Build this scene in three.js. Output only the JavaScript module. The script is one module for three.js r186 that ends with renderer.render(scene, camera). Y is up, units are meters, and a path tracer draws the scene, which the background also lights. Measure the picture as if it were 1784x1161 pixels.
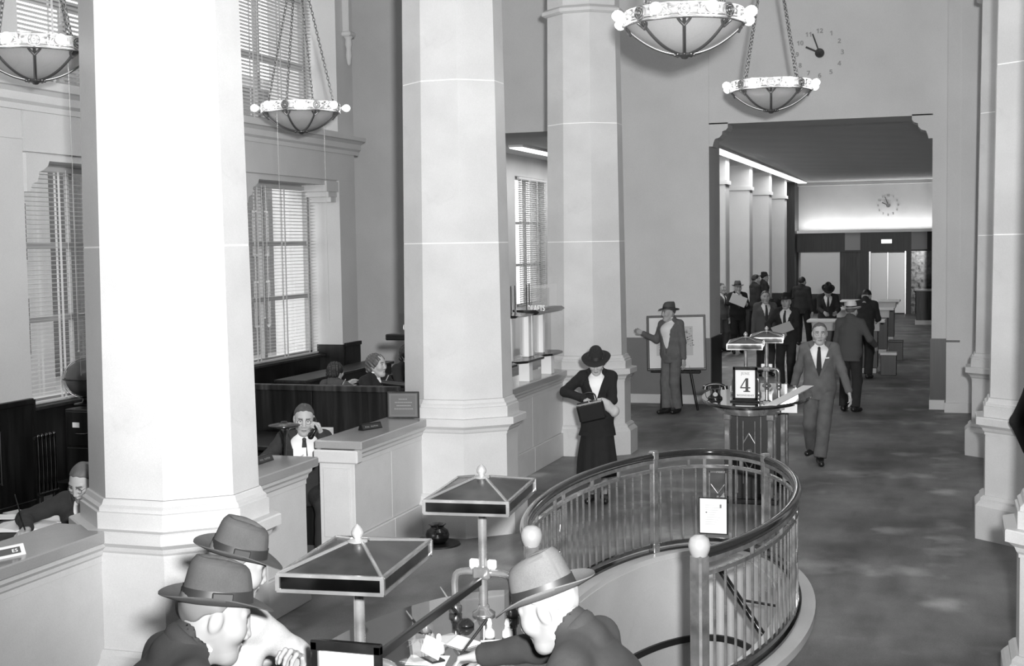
import * as THREE from 'three';
import { mergeGeometries, toCreasedNormals } from 'three/addons/utils/BufferGeometryUtils.js';
import { TextGeometry } from 'three/addons/geometries/TextGeometry.js';
import { FontLoader } from 'three/addons/loaders/FontLoader.js';
import { RectAreaLightUniformsLib } from 'three/addons/lights/RectAreaLightUniformsLib.js';
RectAreaLightUniformsLib.init();

// ---------------------------------------------------------------- camera
const V3 = (x, y, z) => new THREE.Vector3(x, y, z);
const scene = new THREE.Scene();
const FPX = 2307.56, YAW = 0.3175, PITCH = 0.0669, ROLL = 0.0154, EYE = V3(0, 2.7, 0);
const camera = new THREE.PerspectiveCamera(2 * Math.atan(580.5 / FPX) * 180 / Math.PI, 1784 / 1161, 0.05, 200);
const cFwd = V3(-Math.sin(YAW) * Math.cos(PITCH), -Math.sin(PITCH), -Math.cos(YAW) * Math.cos(PITCH));
const cR0 = V3(Math.cos(YAW), 0, -Math.sin(YAW)), cD0 = cFwd.clone().cross(cR0); if (cD0.y > 0) cD0.negate();
const cR = cR0.clone().multiplyScalar(Math.cos(ROLL)).addScaledVector(cD0, Math.sin(ROLL));
const cD = cD0.clone().multiplyScalar(Math.cos(ROLL)).addScaledVector(cR0, -Math.sin(ROLL));
camera.quaternion.setFromRotationMatrix(new THREE.Matrix4().makeBasis(cR, cD.clone().negate(), cFwd.clone().negate()));
camera.position.copy(EYE); scene.add(camera);
// a pixel gives a direction; depth, height or a plane gives the point
const ray = (x, y) => cR.clone().multiplyScalar(x - 892).addScaledVector(cD, y - 580.5).addScaledVector(cFwd, FPX);
const atDepth = (x, y, w) => EYE.clone().addScaledVector(ray(x, y), w / FPX);
const atH = (x, y, h) => { const d = ray(x, y); return EYE.clone().addScaledVector(d, (h - EYE.y) / d.y); };
const atZ = (x, y, z) => { const d = ray(x, y); return EYE.clone().addScaledVector(d, z / d.z); };

// ---------------------------------------------------------------- light
const renderer = new THREE.WebGLRenderer();
renderer.toneMapping = THREE.LinearToneMapping;
renderer.toneMappingExposure = 1.0;
renderer.shadowMap.enabled = true;
scene.background = new THREE.Color().setRGB(2.6, 2.6, 2.6);     // overcast white sky outside the windows
const FLASH = 560, BULB = 0.85, STRIP = 11, COVE = 34;
const flash = new THREE.SpotLight(0xffffff, FLASH, 0, 0.69, 1, 2);   // photographer's flash, right of and above the lens
flash.position.set(0.20, 2.93, -0.02); flash.target.position.copy(atDepth(950, 180, 12));
flash.castShadow = true; flash.shadow.radius = 4; flash.shadow.mapSize.set(2048, 2048);
scene.add(flash, flash.target);

// ---------------------------------------------------------------- helpers
let seed = 12345; const rnd = () => { seed = (seed * 1664525 + 1013904223) >>> 0; return seed / 4294967296; };
const rr = (a, b) => a + (b - a) * rnd();
const taken = {};
const numbered = n => { if (!(n in taken)) { taken[n] = 0; return n; } taken[n]++; return n + '_' + String(taken[n]).padStart(3, '0'); };
function tag(o, label, category, group, kind) { if (label) o.userData.label = label; if (category) o.userData.category = category; if (group) o.userData.group = group; if (kind) o.userData.kind = kind; return o; }
function thing(name, label, category, pos = [0, 0, 0], turn = 0, group) {
  const o = new THREE.Group(); o.name = numbered(name); o.position.set(...pos); o.rotation.y = turn; scene.add(o); return tag(o, label, category, group);
}
function strip(g) { let q = g.index ? g.toNonIndexed() : g; const r = new THREE.BufferGeometry(); for (const k of ['position', 'normal', 'uv']) if (q.attributes[k]) r.setAttribute(k, q.attributes[k]); if (!r.attributes.normal) r.computeVertexNormals(); return r; }
function muv(g) { // uv in metres from the dominant normal axis
  const p = g.attributes.position, n = g.attributes.normal, uv = new Float32Array(p.count * 2);
  for (let i = 0; i < p.count; i++) {
    const ax = Math.abs(n.getX(i)), ay = Math.abs(n.getY(i)), az = Math.abs(n.getZ(i));
    if (ay >= ax && ay >= az) { uv[2 * i] = p.getX(i); uv[2 * i + 1] = p.getZ(i); } else if (ax >= az) { uv[2 * i] = p.getZ(i); uv[2 * i + 1] = p.getY(i); } else { uv[2 * i] = p.getX(i); uv[2 * i + 1] = p.getY(i); }
  }
  g.setAttribute('uv', new THREE.BufferAttribute(uv, 2)); return g;
}
function join(gs) { gs = (Array.isArray(gs) ? gs : [gs]).map(strip); for (const g of gs) if (!g.attributes.uv) muv(g); return gs.length > 1 ? mergeGeometries(gs) : gs[0]; }
const prep = (gs, keepUV) => { if (gs.isBufferGeometry && gs.userData.ready) return gs; const g = join(gs); if (!keepUV) muv(g); g.userData.ready = true; return g; };
function part(name, gs, mat, parent, keepUV) {
  const m = new THREE.Mesh(prep(gs, keepUV), mat); m.name = parent ? name : numbered(name); m.castShadow = m.receiveShadow = true; (parent || scene).add(m); return m;
}
const struct = (name, gs, mat, parent) => { const m = part(name, gs, mat, parent); if (!parent) m.userData.kind = 'structure'; return m; };
const solo = (name, gs, mat, label, category, group) => tag(part(name, gs, mat), label, category, group);
const bx = (x0, x1, y0, y1, z0, z1) => new THREE.BoxGeometry(Math.abs(x1 - x0), Math.abs(y1 - y0), Math.abs(z1 - z0)).translate((x0 + x1) / 2, (y0 + y1) / 2, (z0 + z1) / 2);
function cb(x0, x1, y0, y1, z0, z1, c = 0.006) { // chamfered box
  const lo = [Math.min(x0, x1), Math.min(y0, y1), Math.min(z0, z1)], hi = [Math.max(x0, x1), Math.max(y0, y1), Math.max(z0, z1)], P = [], N = [];
  const corner = (sx, sy, sz, ax) => { const s = [sx, sy, sz], r = []; for (let i = 0; i < 3; i++) { const e = s[i] > 0 ? hi[i] : lo[i]; r.push(i === ax ? e : e - s[i] * c); } return r; };
  const push = (pts, n) => { const a = V3(...pts[0]), b = V3(...pts[1]), d = V3(...pts[2]); const q = b.clone().sub(a).cross(d.clone().sub(a)); if (q.dot(V3(...n)) < 0) pts.reverse(); const nn = V3(...n).normalize(); for (let i = 1; i + 1 < pts.length; i++) for (const k of [0, i, i + 1]) { P.push(...pts[k]); N.push(nn.x, nn.y, nn.z); } };
  for (let ax = 0; ax < 3; ax++) { const b = (ax + 1) % 3, d = (ax + 2) % 3; for (const s of [-1, 1]) { const q = [[-1, -1], [1, -1], [1, 1], [-1, 1]].map(([u, v]) => { const t = []; t[ax] = s; t[b] = u; t[d] = v; return corner(...t, ax); }); const n = [0, 0, 0]; n[ax] = s; push(q, n); } }
  for (let ax = 0; ax < 3; ax++) { const b = (ax + 1) % 3, d = (ax + 2) % 3; for (const u of [-1, 1]) for (const v of [-1, 1]) { const t1 = [], t2 = []; t1[ax] = -1; t2[ax] = 1; t1[b] = t2[b] = u; t1[d] = t2[d] = v; const n = [0, 0, 0]; n[b] = u; n[d] = v; push([corner(...t1, b), corner(...t2, b), corner(...t2, d), corner(...t1, d)], n); } }
  for (const a of [-1, 1]) for (const b of [-1, 1]) for (const d of [-1, 1]) push([corner(a, b, d, 0), corner(a, b, d, 1), corner(a, b, d, 2)], [a, b, d]);
  const g = new THREE.BufferGeometry(); g.setAttribute('position', new THREE.Float32BufferAttribute(P, 3)); g.setAttribute('normal', new THREE.Float32BufferAttribute(N, 3)); return g;
}
function bar(a, b, r, r2 = r, seg = 8) { a = a.isVector3 ? a : V3(...a); b = b.isVector3 ? b : V3(...b); const d = b.clone().sub(a), L = d.length(); const g = new THREE.CylinderGeometry(r2, r, L, seg); g.translate(0, L / 2, 0); g.applyQuaternion(new THREE.Quaternion().setFromUnitVectors(V3(0, 1, 0), d.normalize())); return g.translate(a.x, a.y, a.z); }
const tube = (pts, r, n = 24, seg = 8, closed = false) => new THREE.TubeGeometry(new THREE.CatmullRomCurve3(pts.map(p => p.isVector3 ? p : V3(...p)), closed, 'centripetal'), n, r, seg, closed);
const lathe = (prof, seg = 24) => new THREE.LatheGeometry(prof.map(p => new THREE.Vector2(p[0], p[1])), seg);
const ball = (x, y, z, r, s = 12) => new THREE.SphereGeometry(r, s, Math.max(6, s >> 1)).translate(x, y, z);
function shapeOf(pts) { const s = new THREE.Shape(); pts.forEach((p, i) => i ? s.lineTo(p[0], p[1]) : s.moveTo(p[0], p[1])); return s; }
const extrude = (pts, d, o = {}) => new THREE.ExtrudeGeometry(Array.isArray(pts) ? shapeOf(pts) : pts, { depth: d, bevelEnabled: false, curveSegments: 12, ...o });
// profile in (x, y), swept along z from z0 (near) to z1 (far)
const sweepZ = (pts, z0, z1) => extrude(pts, Math.abs(z1 - z0)).translate(0, 0, Math.min(z0, z1));
// profile in (z, y), swept along x
const sweepX = (pts, x0, x1) => extrude(pts.map(p => [-p[0], p[1]]), Math.abs(x1 - x0)).rotateY(Math.PI / 2).translate(Math.min(x0, x1), 0, 0);
const copy = (o, name) => { const c = o.clone(); c.name = numbered(name || o.name.replace(/_\d\d\d$/, '')); scene.add(c); return c; };

// ---------------------------------------------------------------- textures and materials
const hash = (x, y, s) => { let h = (x * 374761393 + y * 668265263 + s * 1442695041) | 0; h = Math.imul(h ^ (h >>> 13), 1274126177); return ((h ^ (h >>> 16)) >>> 0) / 4294967296; };
const sm = t => t * t * (3 - 2 * t), lerp = (a, b, t) => a + (b - a) * t, clamp = (x, a = 0, b = 1) => Math.min(b, Math.max(a, x));
function vnoise(u, v, fx, fy, s) { const x = u * fx, y = v * fy, ix = Math.floor(x), iy = Math.floor(y), tx = sm(x - ix), ty = sm(y - iy); const h = (i, j) => hash(((i % fx) + fx) % fx, ((j % fy) + fy) % fy, s); return lerp(lerp(h(ix, iy), h(ix + 1, iy), tx), lerp(h(ix, iy + 1), h(ix + 1, iy + 1), tx), ty); }
const fbm = (u, v, fx, fy, s, o = 4) => { let a = 0, w = 0.5, t = 0; for (let i = 0; i < o; i++) { a += w * vnoise(u, v, fx << i, fy << i, s + i * 17); t += w; w *= 0.5; } return a / t; };
function tex(n, fn, rep = 1, srgb = true) {
  const d = new Uint8Array(n * n * 4);
  for (let j = 0; j < n; j++) for (let i = 0; i < n; i++) { const k = (j * n + i) * 4, c = clamp(fn(i / n, j / n)) * 255; d[k] = d[k + 1] = d[k + 2] = c; d[k + 3] = 255; }
  const t = new THREE.DataTexture(d, n, n); t.wrapS = t.wrapT = THREE.RepeatWrapping; t.magFilter = THREE.LinearFilter; t.minFilter = THREE.LinearMipmapLinearFilter; t.generateMipmaps = true; if (srgb) t.colorSpace = THREE.SRGBColorSpace; t.repeat.set(rep, rep); t.needsUpdate = true; return t;
}
const tMarble = tex(512, (u, v) => { const w = fbm(u, v, 4, 4, 5, 5), q = Math.abs(fbm((u + w * 0.25) % 1, v, 3, 3, 9, 5) - 0.5); const vein = Math.exp(-q * 60) * 0.07 * sm(clamp(fbm(u, v, 3, 3, 33, 3) * 2 - 0.7)); return 0.93 + (w - 0.5) * 0.10 + (hash(u * 512 | 0, v * 512 | 0, 3) - 0.5) * 0.06 - vein; }, 0.7);
const tPlaster = tex(512, (u, v) => 0.94 + (fbm(u, v, 4, 4, 21, 5) - 0.5) * 0.06 + (hash(u * 512 | 0, v * 512 | 0, 4) - 0.5) * 0.05, 0.5);
const tWood = tex(512, (u, v) => 0.62 + (fbm(u, v, 24, 2, 41, 4) - 0.5) * 0.8 + (fbm(u, v, 64, 4, 42, 3) - 0.5) * 0.3, 0.8);
const tFloor = tex(1024, (u, v) => { const a = fbm(u, v, 5, 5, 51, 5), b = fbm(u, v, 24, 6, 52, 4), sc = Math.max(0, fbm(u, v, 9, 9, 57, 4) - 0.62) * 1.1; return 0.62 + (a - 0.5) * 0.5 + (b - 0.5) * 0.22 + (hash(u * 1024 | 0, v * 1024 | 0, 6) - 0.5) * 0.1 + sc; }, 0.22);
const tFloorR = tex(512, (u, v) => 0.75 + (fbm(u, v, 6, 6, 61, 5) - 0.5) * 0.35, 0.3, false);
const tCloth = tex(256, (u, v) => 0.86 + (hash(u * 256 | 0, v * 256 | 0, 7) - 0.5) * 0.08 + (fbm(u, v, 8, 8, 71, 4) - 0.5) * 0.16, 2);
const tMetal = tex(256, (u, v) => 0.55 + (fbm(u, v, 6, 6, 81, 5) - 0.5) * 0.8, 1.6, false);
const tMetalC = tex(256, (u, v) => 0.85 + (fbm(u, v, 7, 7, 83, 5) - 0.5) * 0.45, 1.6);
function mat(v, rough = 0.8, o = {}) { const m = new THREE.MeshPhysicalMaterial({ roughness: rough, ...o }); m.color.setRGB(v, v, v); return m; }
const M = {
  marble: mat(0.68, 0.42, { map: tMarble, bumpMap: tMarble, bumpScale: 0.0008 }),
  marbleTop: mat(0.36, 0.16, { map: tMarble }),
  joint: mat(0.92, 0.7),
  plaster: mat(0.76, 0.85, { map: tPlaster }),
  dado: mat(0.2, 0.5, { map: tMarble }),
  floor: mat(0.5, 0.7, { map: tFloor, roughnessMap: tFloorR }),
  floorLow: mat(0.6, 0.6, { map: tMarble }),
  wood: mat(0.022, 0.38, { map: tWood }),
  woodMid: mat(0.06, 0.4, { map: tWood }),
  black: mat(0.012, 0.35),
  bakelite: mat(0.012, 0.25),
  white: mat(0.82, 0.55),
  paper: mat(0.85, 0.8),
  paperGrey: mat(0.5, 0.8),
  card: mat(0.8, 0.75),
  blind: mat(0.62, 0.5),
  frame: mat(0.3, 0.5),
  brass: mat(0.52, 0.42, { metalness: 0.7, roughnessMap: tMetal, map: tMetalC }),
  brassDark: mat(0.26, 0.3, { metalness: 1, roughnessMap: tMetal, map: tMetalC }),
  bronze: mat(0.14, 0.3, { metalness: 0.9, roughnessMap: tMetal, map: tMetalC }),
  chrome: mat(0.85, 0.16, { metalness: 1 }),
  handrail: mat(0.02, 0.16, { clearcoat: 0.6, clearcoatRoughness: 0.1 }),
  gilt: mat(0.42, 0.4, { metalness: 0.6 }), pearl: mat(0.5, 0.4, { metalness: 0.2 }), cord: mat(0.4, 0.8),
  giltDark: mat(0.20, 0.35, { metalness: 0.8 }),
  alabaster: mat(0.62, 0.4, { map: tMarble, transmission: 0.25, thickness: 0 }),
  glass: mat(0.97, 0.02, { transmission: 1, thickness: 0, ior: 1.5 }),
  tableGlass: mat(0.05, 0.03, { transmission: 0.0, clearcoat: 1, clearcoatRoughness: 0.02 }),
  plateGlass: mat(0.93, 0.02, { transmission: 1, thickness: 0.0, ior: 1.5 }),
  skin: new THREE.MeshPhysicalMaterial({ roughness: 0.6, vertexColors: true }), skinFlashDim: new THREE.MeshPhysicalMaterial({ roughness: 0.6, vertexColors: true, color: new THREE.Color().setRGB(0.62, 0.62, 0.62) }),  // second skin is the first darkened for near figures, offsetting flash brightness in colour
  hairDark: mat(0.02, 0.5), hairBrown: mat(0.06, 0.5), hairGrey: mat(0.10, 0.6), hairFair: mat(0.08, 0.45), hairWhite: mat(0.3, 0.6),
  clothBlack: mat(0.012, 0.9, { map: tCloth }), clothDark: mat(0.035, 0.9, { map: tCloth }), clothMid: mat(0.10, 0.9, { map: tCloth }), clothGrey: mat(0.20, 0.9, { map: tCloth }), clothLight: mat(0.58, 0.9, { map: tCloth }), shirt: mat(0.82, 0.85), tie: mat(0.03, 0.7),
  feltGrey: mat(0.065, 0.9, { map: tCloth }), feltLight: mat(0.135, 0.9, { map: tCloth }), feltDark: mat(0.02, 0.9, { map: tCloth }), feltMid: mat(0.12, 0.9, { map: tCloth }), straw: mat(0.7, 0.8), ribbon: mat(0.018, 0.5),
  shoe: mat(0.015, 0.3),
  globe: mat(0.10, 0.4, { map: tMarble }),
};
const glow = (v, k) => { const m = mat(v, 0.5); m.emissive.setRGB(k, k, k); return m; };
M.bulb = glow(0.9, 3.2); M.tube = glow(0.9, 3.0); M.sign = glow(0.8, 1.6);

// ================================================================ THE SETTING
const XP = -9.06, XW = -9.5, ZE = -21.8, CEIL = 8.2, ACEIL = 4.78;
const WC = { x: -1.87, z: -9.25, a: 0.87, b: 2.08 };          // stairwell ellipse
const ell = (t, o = 0) => [WC.x + (WC.a + o) * Math.sin(t), WC.z - (WC.b + o) * Math.cos(t)];
{ // floor with the stairwell opening
  const s = shapeOf([[-10.4, -50.5], [6.5, -50.5], [6.5, 4.5], [-10.4, 4.5]].map(p => [p[0], -p[1]]).reverse());
  const h = new THREE.Path(); for (let i = 0; i <= 72; i++) { const [x, z] = ell(i / 72 * Math.PI * 2, -0.12); i ? h.lineTo(x, -z) : h.moveTo(x, -z); } s.holes.push(h);
  struct('floor', extrude(s, 0.7).rotateX(-Math.PI / 2).translate(0, -0.7, 0), M.floor);
  const ring = (o0, o1, y0, y1) => { const q = new THREE.Shape(), e = new THREE.Path(); for (let i = 0; i <= 96; i++) { const t = i / 96 * Math.PI * 2, [x, z] = ell(t, o1), [u, w] = ell(-t, o0); i ? (q.lineTo(x, -z), e.lineTo(u, -w)) : (q.moveTo(x, -z), e.moveTo(u, -w)); } q.holes.push(e); return toCreasedNormals(extrude(q, y1 - y0).rotateX(-Math.PI / 2).translate(0, y0, 0), 0.5); };
  struct('wall_stairwell', ring(-0.15, -0.118, -0.68, 0.012), M.marble);
  struct('dark_band_1', ring(-0.17, -0.10, -0.735, -0.682), M.black);  // thin black ring just below the marble lining
  struct('wall_basement', ring(-0.12, 0.1, -3.3, -0.736), M.floorLow);
  struct('floor_basement', bx(-3.2, -0.5, -3.5, -3.3, -12, -6.5), M.floorLow);
}
struct('ceiling', bx(-10.4, 6.5, CEIL, CEIL + 0.3, -22.9, 4.5), M.plaster);
{ // left wall: deep window bays
  const W = [];
  W.push(bx(-9.95, XP, 0, CEIL, 4.5, -11.5));
  for (const [a, b] of [[-14.5, -16.0], [-19.0, -19.58]]) W.push(bx(-9.95, XP, 0, CEIL, a, b));
  for (const [a, b] of [[-11.5, -14.5], [-16.0, -19.0]]) { W.push(bx(-9.95, XP - 0.04, 3.66, 4.44, a, b)); W.push(bx(-9.95, XP, 7.4, CEIL, a, b)); W.push(bx(-9.95, XW + 0.02, 0, 1.0, a, b)); }
  W.push(bx(-10.4, -10.15, 0, CEIL, -19.58, -21.8), bx(-10.4, -9.95, 0, CEIL, -19.3, -19.58));
  const wl = struct('wall_left', W, M.plaster);
  // corner brackets at the window heads
  const brk = pts => extrude(pts, 0.36).rotateY(Math.PI / 2).translate(XP - 0.32, 0, 0);
  const notch = s => { const q = [[0, 0.22], [0, -0.18], [0.05, -0.18], [0.08, -0.1], [0.17, -0.07], [0.2, 0.0], [0.2, 0.03], [0.27, 0.05], [0.35, 0.1], [0.38, 0.16], [0.38, 0.22]]; return q.map(p => [p[0] * s, p[1]]); };
  for (const [za, zb] of [[-11.5, -14.5], [-16.0, -19.0]]) {
    part('head_bracket', brk(notch(1)).translate(0, 3.5, za), M.plaster, wl);
    part('head_bracket', [bx(XW, XP - 0.01, 3.56, 3.72, zb, zb + 0.42), bx(XW, XP - 0.04, 3.48, 3.56, zb, zb + 0.3), bx(XW, XP - 0.06, 3.4, 3.48, zb, zb + 0.18)], M.plaster, wl);
    part('picture_rail', bx(XP, XP + 0.012, 3.86, 3.885, za + (za > -12 ? 3 : 1.5), za), M.plaster, wl);
  }
  const prof = [[XP - 0.05, 4.16], [XP + 0.03, 4.16], [XP + 0.03, 4.22], [XP + 0.07, 4.25], [XP + 0.07, 4.33], [XP + 0.12, 4.37], [XP + 0.16, 4.38], [XP + 0.16, 4.44], [XP - 0.05, 4.46]];
  part('string_course', sweepZ(prof, 4.4, -19.7), M.plaster, wl);
  part('string_course', [bx(XW, XP, 4.44, 4.5, -11.5, -14.5), bx(XW, XP, 4.44, 4.5, -16, -19)], M.plaster, wl);
  part('frieze_band', [bx(XP - 0.03, XP + 0.006, 3.74, 4.16, -11.52, -14.48), bx(XP - 0.03, XP + 0.006, 3.74, 4.16, -16.02, -19.5)], M.plaster, wl);
  // dark wainscot
  const dado = (z0, z1) => [cb(XP, XP + 0.03, 0.12, 1.12, z0, z1, 0.004), cb(XP, XP + 0.055, 1.12, 1.18, z0, z1), cb(XP, XP + 0.045, 0, 0.12, z0, z1)];
  part('wainscot', [...dado(4.4, -11.46), ...dado(-14.54, -15.96), ...dado(-19.04, -19.6)], M.wood, wl);
  for (const [za, zb] of [[-11.5, -14.5], [-16.0, -19.0]]) {
    part('wainscot', [bx(XW + 0.02, XW + 0.05, 0, 1.0, za, zb), bx(XW, XP + 0.02, 0, 1.16, zb - 0.01, zb + 0.025), bx(XW, XP + 0.02, 0, 1.16, za + 0.01, za - 0.025)], M.wood, wl);
    part('window_sill', cb(XW - 0.05, XW + 0.16, 0.98, 1.02, za - 0.03, zb + 0.03), M.woodMid, wl);
  }
  // small hanging bracket on the last pier
  const cx = XP, cz = -19.3;
  part('wall_bracket', [cb(cx, cx + 0.12, 6.05, 6.7, cz - 0.08, cz + 0.08, 0.02), cb(cx, cx + 0.16, 6.0, 6.08, cz - 0.12, cz + 0.12, 0.02), lathe([[0, -0.45], [0.03, -0.42], [0.05, -0.3], [0.04, -0.18], [0.06, -0.12], [0.05, -0.04], [0.08, 0]], 12).translate(cx + 0.08, 6.0, cz)], M.plaster, wl);
}
{ // end wall with two openings into the annex
  const zb = -22.85, W = [];
  W.push(bx(-10.4, -8.55, 0, CEIL, ZE, zb), bx(-5.225, -3.715, 0, CEIL, ZE, zb), bx(-0.22, 6.5, 0, CEIL, ZE, zb), bx(-8.55, -5.225, 4.61, CEIL, ZE, zb), bx(-3.715, -0.22, 4.61, CEIL, ZE, zb));
  const we = struct('wall_end', W, M.plaster);
  const cornerShape = s => [[0, 0.02], [0, -0.36], [0.06, -0.36], [0.075, -0.3], [0.1, -0.24], [0.17, -0.22], [0.215, -0.17], [0.22, -0.12], [0.28, -0.1], [0.31, -0.06], [0.31, 0.02]].map(p => [p[0] * s, p[1]]);
  part('corner_bracket', extrude(cornerShape(1), 0.5).translate(-3.715, 4.61, ZE - 0.5), M.plaster, we);
  part('corner_bracket', extrude(cornerShape(-1), 0.5).translate(-0.22, 4.61, ZE - 0.5), M.plaster, we);
  part('corner_bracket', extrude(cornerShape(-1), 0.5).translate(-5.225, 4.61, ZE - 0.5), M.plaster, we);
  part('corner_bracket', extrude(cornerShape(1), 0.5).translate(-8.55, 4.61, ZE - 0.5), M.plaster, we);
  part('wall_pilaster', bx(-9.58, -8.7, 0, CEIL, ZE, ZE + 0.012), M.plaster, we);
  part('wall_pilaster', bx(-3.93, -3.715, 0, CEIL, ZE, ZE + 0.012), M.plaster, we);
  part('wall_pilaster', [bx(0.0, 0.62, 0.15, CEIL, ZE, ZE + 0.35), bx(0.2, 0.42, 0.15, CEIL, ZE + 0.35, ZE + 0.37)], M.plaster, we);
  part('dado_panel', [bx(-5.225, -3.93, 0.15, 1.1, ZE, ZE + 0.02), bx(-3.93, -3.70, 0.15, 1.1, zb, ZE + 0.03), bx(-0.235, 0.0, 0.15, 1.12, zb, ZE + 0.03)], M.dado, we);
  part('dado_panel', [bx(-0.24, 0.0, 0.16, 1.11, ZE + 0.03, ZE + 0.036), bx(-3.705, -3.69, 0.16, 1.1, zb, ZE)], M.wood, we);
  part('dado_cap', [bx(0, 0.625, 1.09, 1.12, ZE + 0.35, ZE + 0.36)], M.wood, we);
  part('baseboard', [bx(-5.225, -3.70, 0, 0.15, zb + 0.01, ZE + 0.045), bx(-0.25, 0.64, 0, 0.15, zb + 0.01, ZE + 0.045), bx(-0.02, 0.64, 0, 0.15, ZE, ZE + 0.39)], M.marble, we);
}
{ // right and rear walls, out of the picture, close the hall
  struct('wall_right', bx(6.0, 6.5, 0, CEIL, 4.5, -22.85), M.plaster);
  struct('wall_rear', bx(-10, 6.5, 0, CEIL, 4.0, 4.5), M.plaster);
}
{ // annex beyond the end wall
  const ac = struct('ceiling_annex', bx(-10, 3.4, ACEIL, ACEIL + 0.3, -22.85, -50.5), M.plaster);
  const al = struct('wall_annex_left', [bx(-10, -9.6, 0, ACEIL, -22.85, -29.6), bx(-10, -9.6, 0, ACEIL, -32.0, -50.5), bx(-10, -9.6, 0, 1.2, -29.6, -32.0), bx(-10, -9.6, 4.3, ACEIL, -29.6, -32.0)], M.plaster);
  struct('wall_annex_right', bx(3.0, 3.4, 0, ACEIL, -22.85, -50.5), M.plaster);
  struct('beam_annex', bx(-9.6, 3.0, 4.66, ACEIL, -49.5, -49.9), M.plaster);
  const bw = struct('wall_annex_back', bx(-10, 3.4, 0, ACEIL, -49.9, -50.5), M.plaster);
  part('cove_ledge', [bx(-5.2, 3.0, 2.93, 2.98, -49.25, -49.9), bx(-5.2, 3.0, 2.98, 3.03, -49.25, -49.3)], M.white, bw);
  part('fascia', bx(-5.2, 3.0, 2.24, 2.93, -49.4, -49.9), M.wood, bw);
  part('fascia_block', [bx(-3.5, -2.96, 2.3, 2.93, -49.36, -49.4)], M.frame, bw);
  part('fascia_block', [bx(-1.2, -0.66, 2.3, 2.93, -49.36, -49.4)], M.frame, bw);
  part('wall_panel', bx(-5.08, -3.68, 0.72, 2.24, -49.42, -49.9), M.paper, bw);
  part('wall_panel', bx(-3.68, -2.98, 0, 2.24, -49.5, -49.9), M.woodMid, bw);
  part('wall_panel', bx(-2.98, -2.66, 0, 2.24, -49.45, -49.9), M.wood, bw);
  part('wall_panel', bx(-1.38, -1.2, 0, 2.24, -49.4, -49.9), M.wood, bw);
  part('wall_panel', bx(-1.2, 3.0, 0, 2.24, -49.5, -49.9), M.bronze, bw);
  part('wall_panel', bx(-5.2, -3.68, 0, 0.72, -49.4, -49.9), M.wood, bw);
  struct('wall_annex_return', bx(-6.2, -5.2, 0, ACEIL, -48.6, -49.9), M.wood);
  // metal double door
  const dr = tag(new THREE.Group(), null, null, null, 'structure'); dr.name = 'door_1'; scene.add(dr);
  const polished = mat(0.3, 0.3, { metalness: 1 });
  part('door_leaf', cb(-2.6, -2.03, 0.02, 2.2, -49.45, -49.5, 0.01), polished, dr); part('door_leaf', cb(-1.99, -1.42, 0.02, 2.2, -49.45, -49.5, 0.01), polished, dr);
  part('door_frame', [bx(-2.66, -2.6, 0, 2.24, -49.4, -49.5), bx(-1.42, -1.38, 0, 2.24, -49.4, -49.5), bx(-2.03, -1.99, 0, 2.2, -49.47, -49.5)], M.chrome, dr);
  // exit sign
  const ex = thing('exit_sign', 'small white lit sign above the polished metal doors', 'sign', [-2.05, 2.6, -49.36]);
  part('housing', cb(-0.2, 0.2, -0.09, 0.09, -0.04, 0.0, 0.01), M.black, ex); part('face', bx(-0.18, 0.18, -0.07, 0.07, 0, 0.012), M.sign, ex);
  // piers between the annex windows
  for (const z of [-32.9, -37.1, -41.4, -45.5]) {
    const p = thing('annex_pier', 'pale square annex pier with a projecting band near its top', 'pier', [-5.5, 0, z - 0.3], 0, 'row of annex piers');
    part('shaft', cb(-0.3, 0.3, 0.9, 4.1, -0.3, 0.3, 0.02), M.plaster, p); part('band', bx(-0.34, 0.34, 4.1, 4.2, -0.34, 0.34), M.plaster, p); part('upper_block', bx(-0.3, 0.3, 4.2, ACEIL, -0.3, 0.3), M.plaster, p); part('base', cb(-0.34, 0.34, 0, 0.9, -0.34, 0.34), M.wood, p);
  }
  // counter runs between the piers
  for (let i = 0; i < 4; i++) { const z = -29.35 - i * 4.2;
    const c = thing('annex_counter', 'dark annex teller counter between two pale piers', 'counter', [-6.08, 0, z - 1.72], 0, 'annex counters');
    part('body', bx(-0.22, 0.22, 0, 1.02, -1.72, 1.72), M.wood, c); part('top', cb(-0.28, 0.28, 1.02, 1.07, -1.72, 1.72), M.marbleTop, c);
  }
}
// ---- windows
function windowUnit(name, za, zb, y0, y1, x, rails, cols) {
  const g = new THREE.Group(); g.name = name; g.userData.kind = 'structure'; scene.add(g);
  const fr = 0.07; part('window_frame', [bx(x - 0.06, x + 0.03, y0, y1, za, za - fr), bx(x - 0.06, x + 0.03, y0, y1, zb, zb + fr), bx(x - 0.06, x + 0.03, y0, y0 + fr, za, zb), bx(x - 0.06, x + 0.03, y1 - fr, y1, za, zb)], M.frame, g);
  const ys = [y0 + fr, ...rails, y1 - fr], zs = [za - fr]; for (let i = 1; i < cols; i++) zs.push(lerp(za, zb, i / cols)); zs.push(zb + fr);
  for (const y of rails) part('glazing_rail', bx(x - 0.04, x + 0.02, y - 0.03, y + 0.03, za - fr, zb + fr), M.frame, g);
  for (let i = 1; i < cols; i++) part('mullion', bx(x - 0.045, x + 0.025, y0 + fr, y1 - fr, zs[i] - 0.04, zs[i] + 0.04), M.frame, g);
  for (let j = 0; j + 1 < ys.length; j++) for (let i = 0; i + 1 < zs.length; i++) part('pane', bx(x - 0.012, x - 0.008, ys[j] + 0.02, ys[j + 1] - 0.02, zs[i] - 0.02, zs[i + 1] + 0.02), M.glass, g);
  return g;
}
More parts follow.
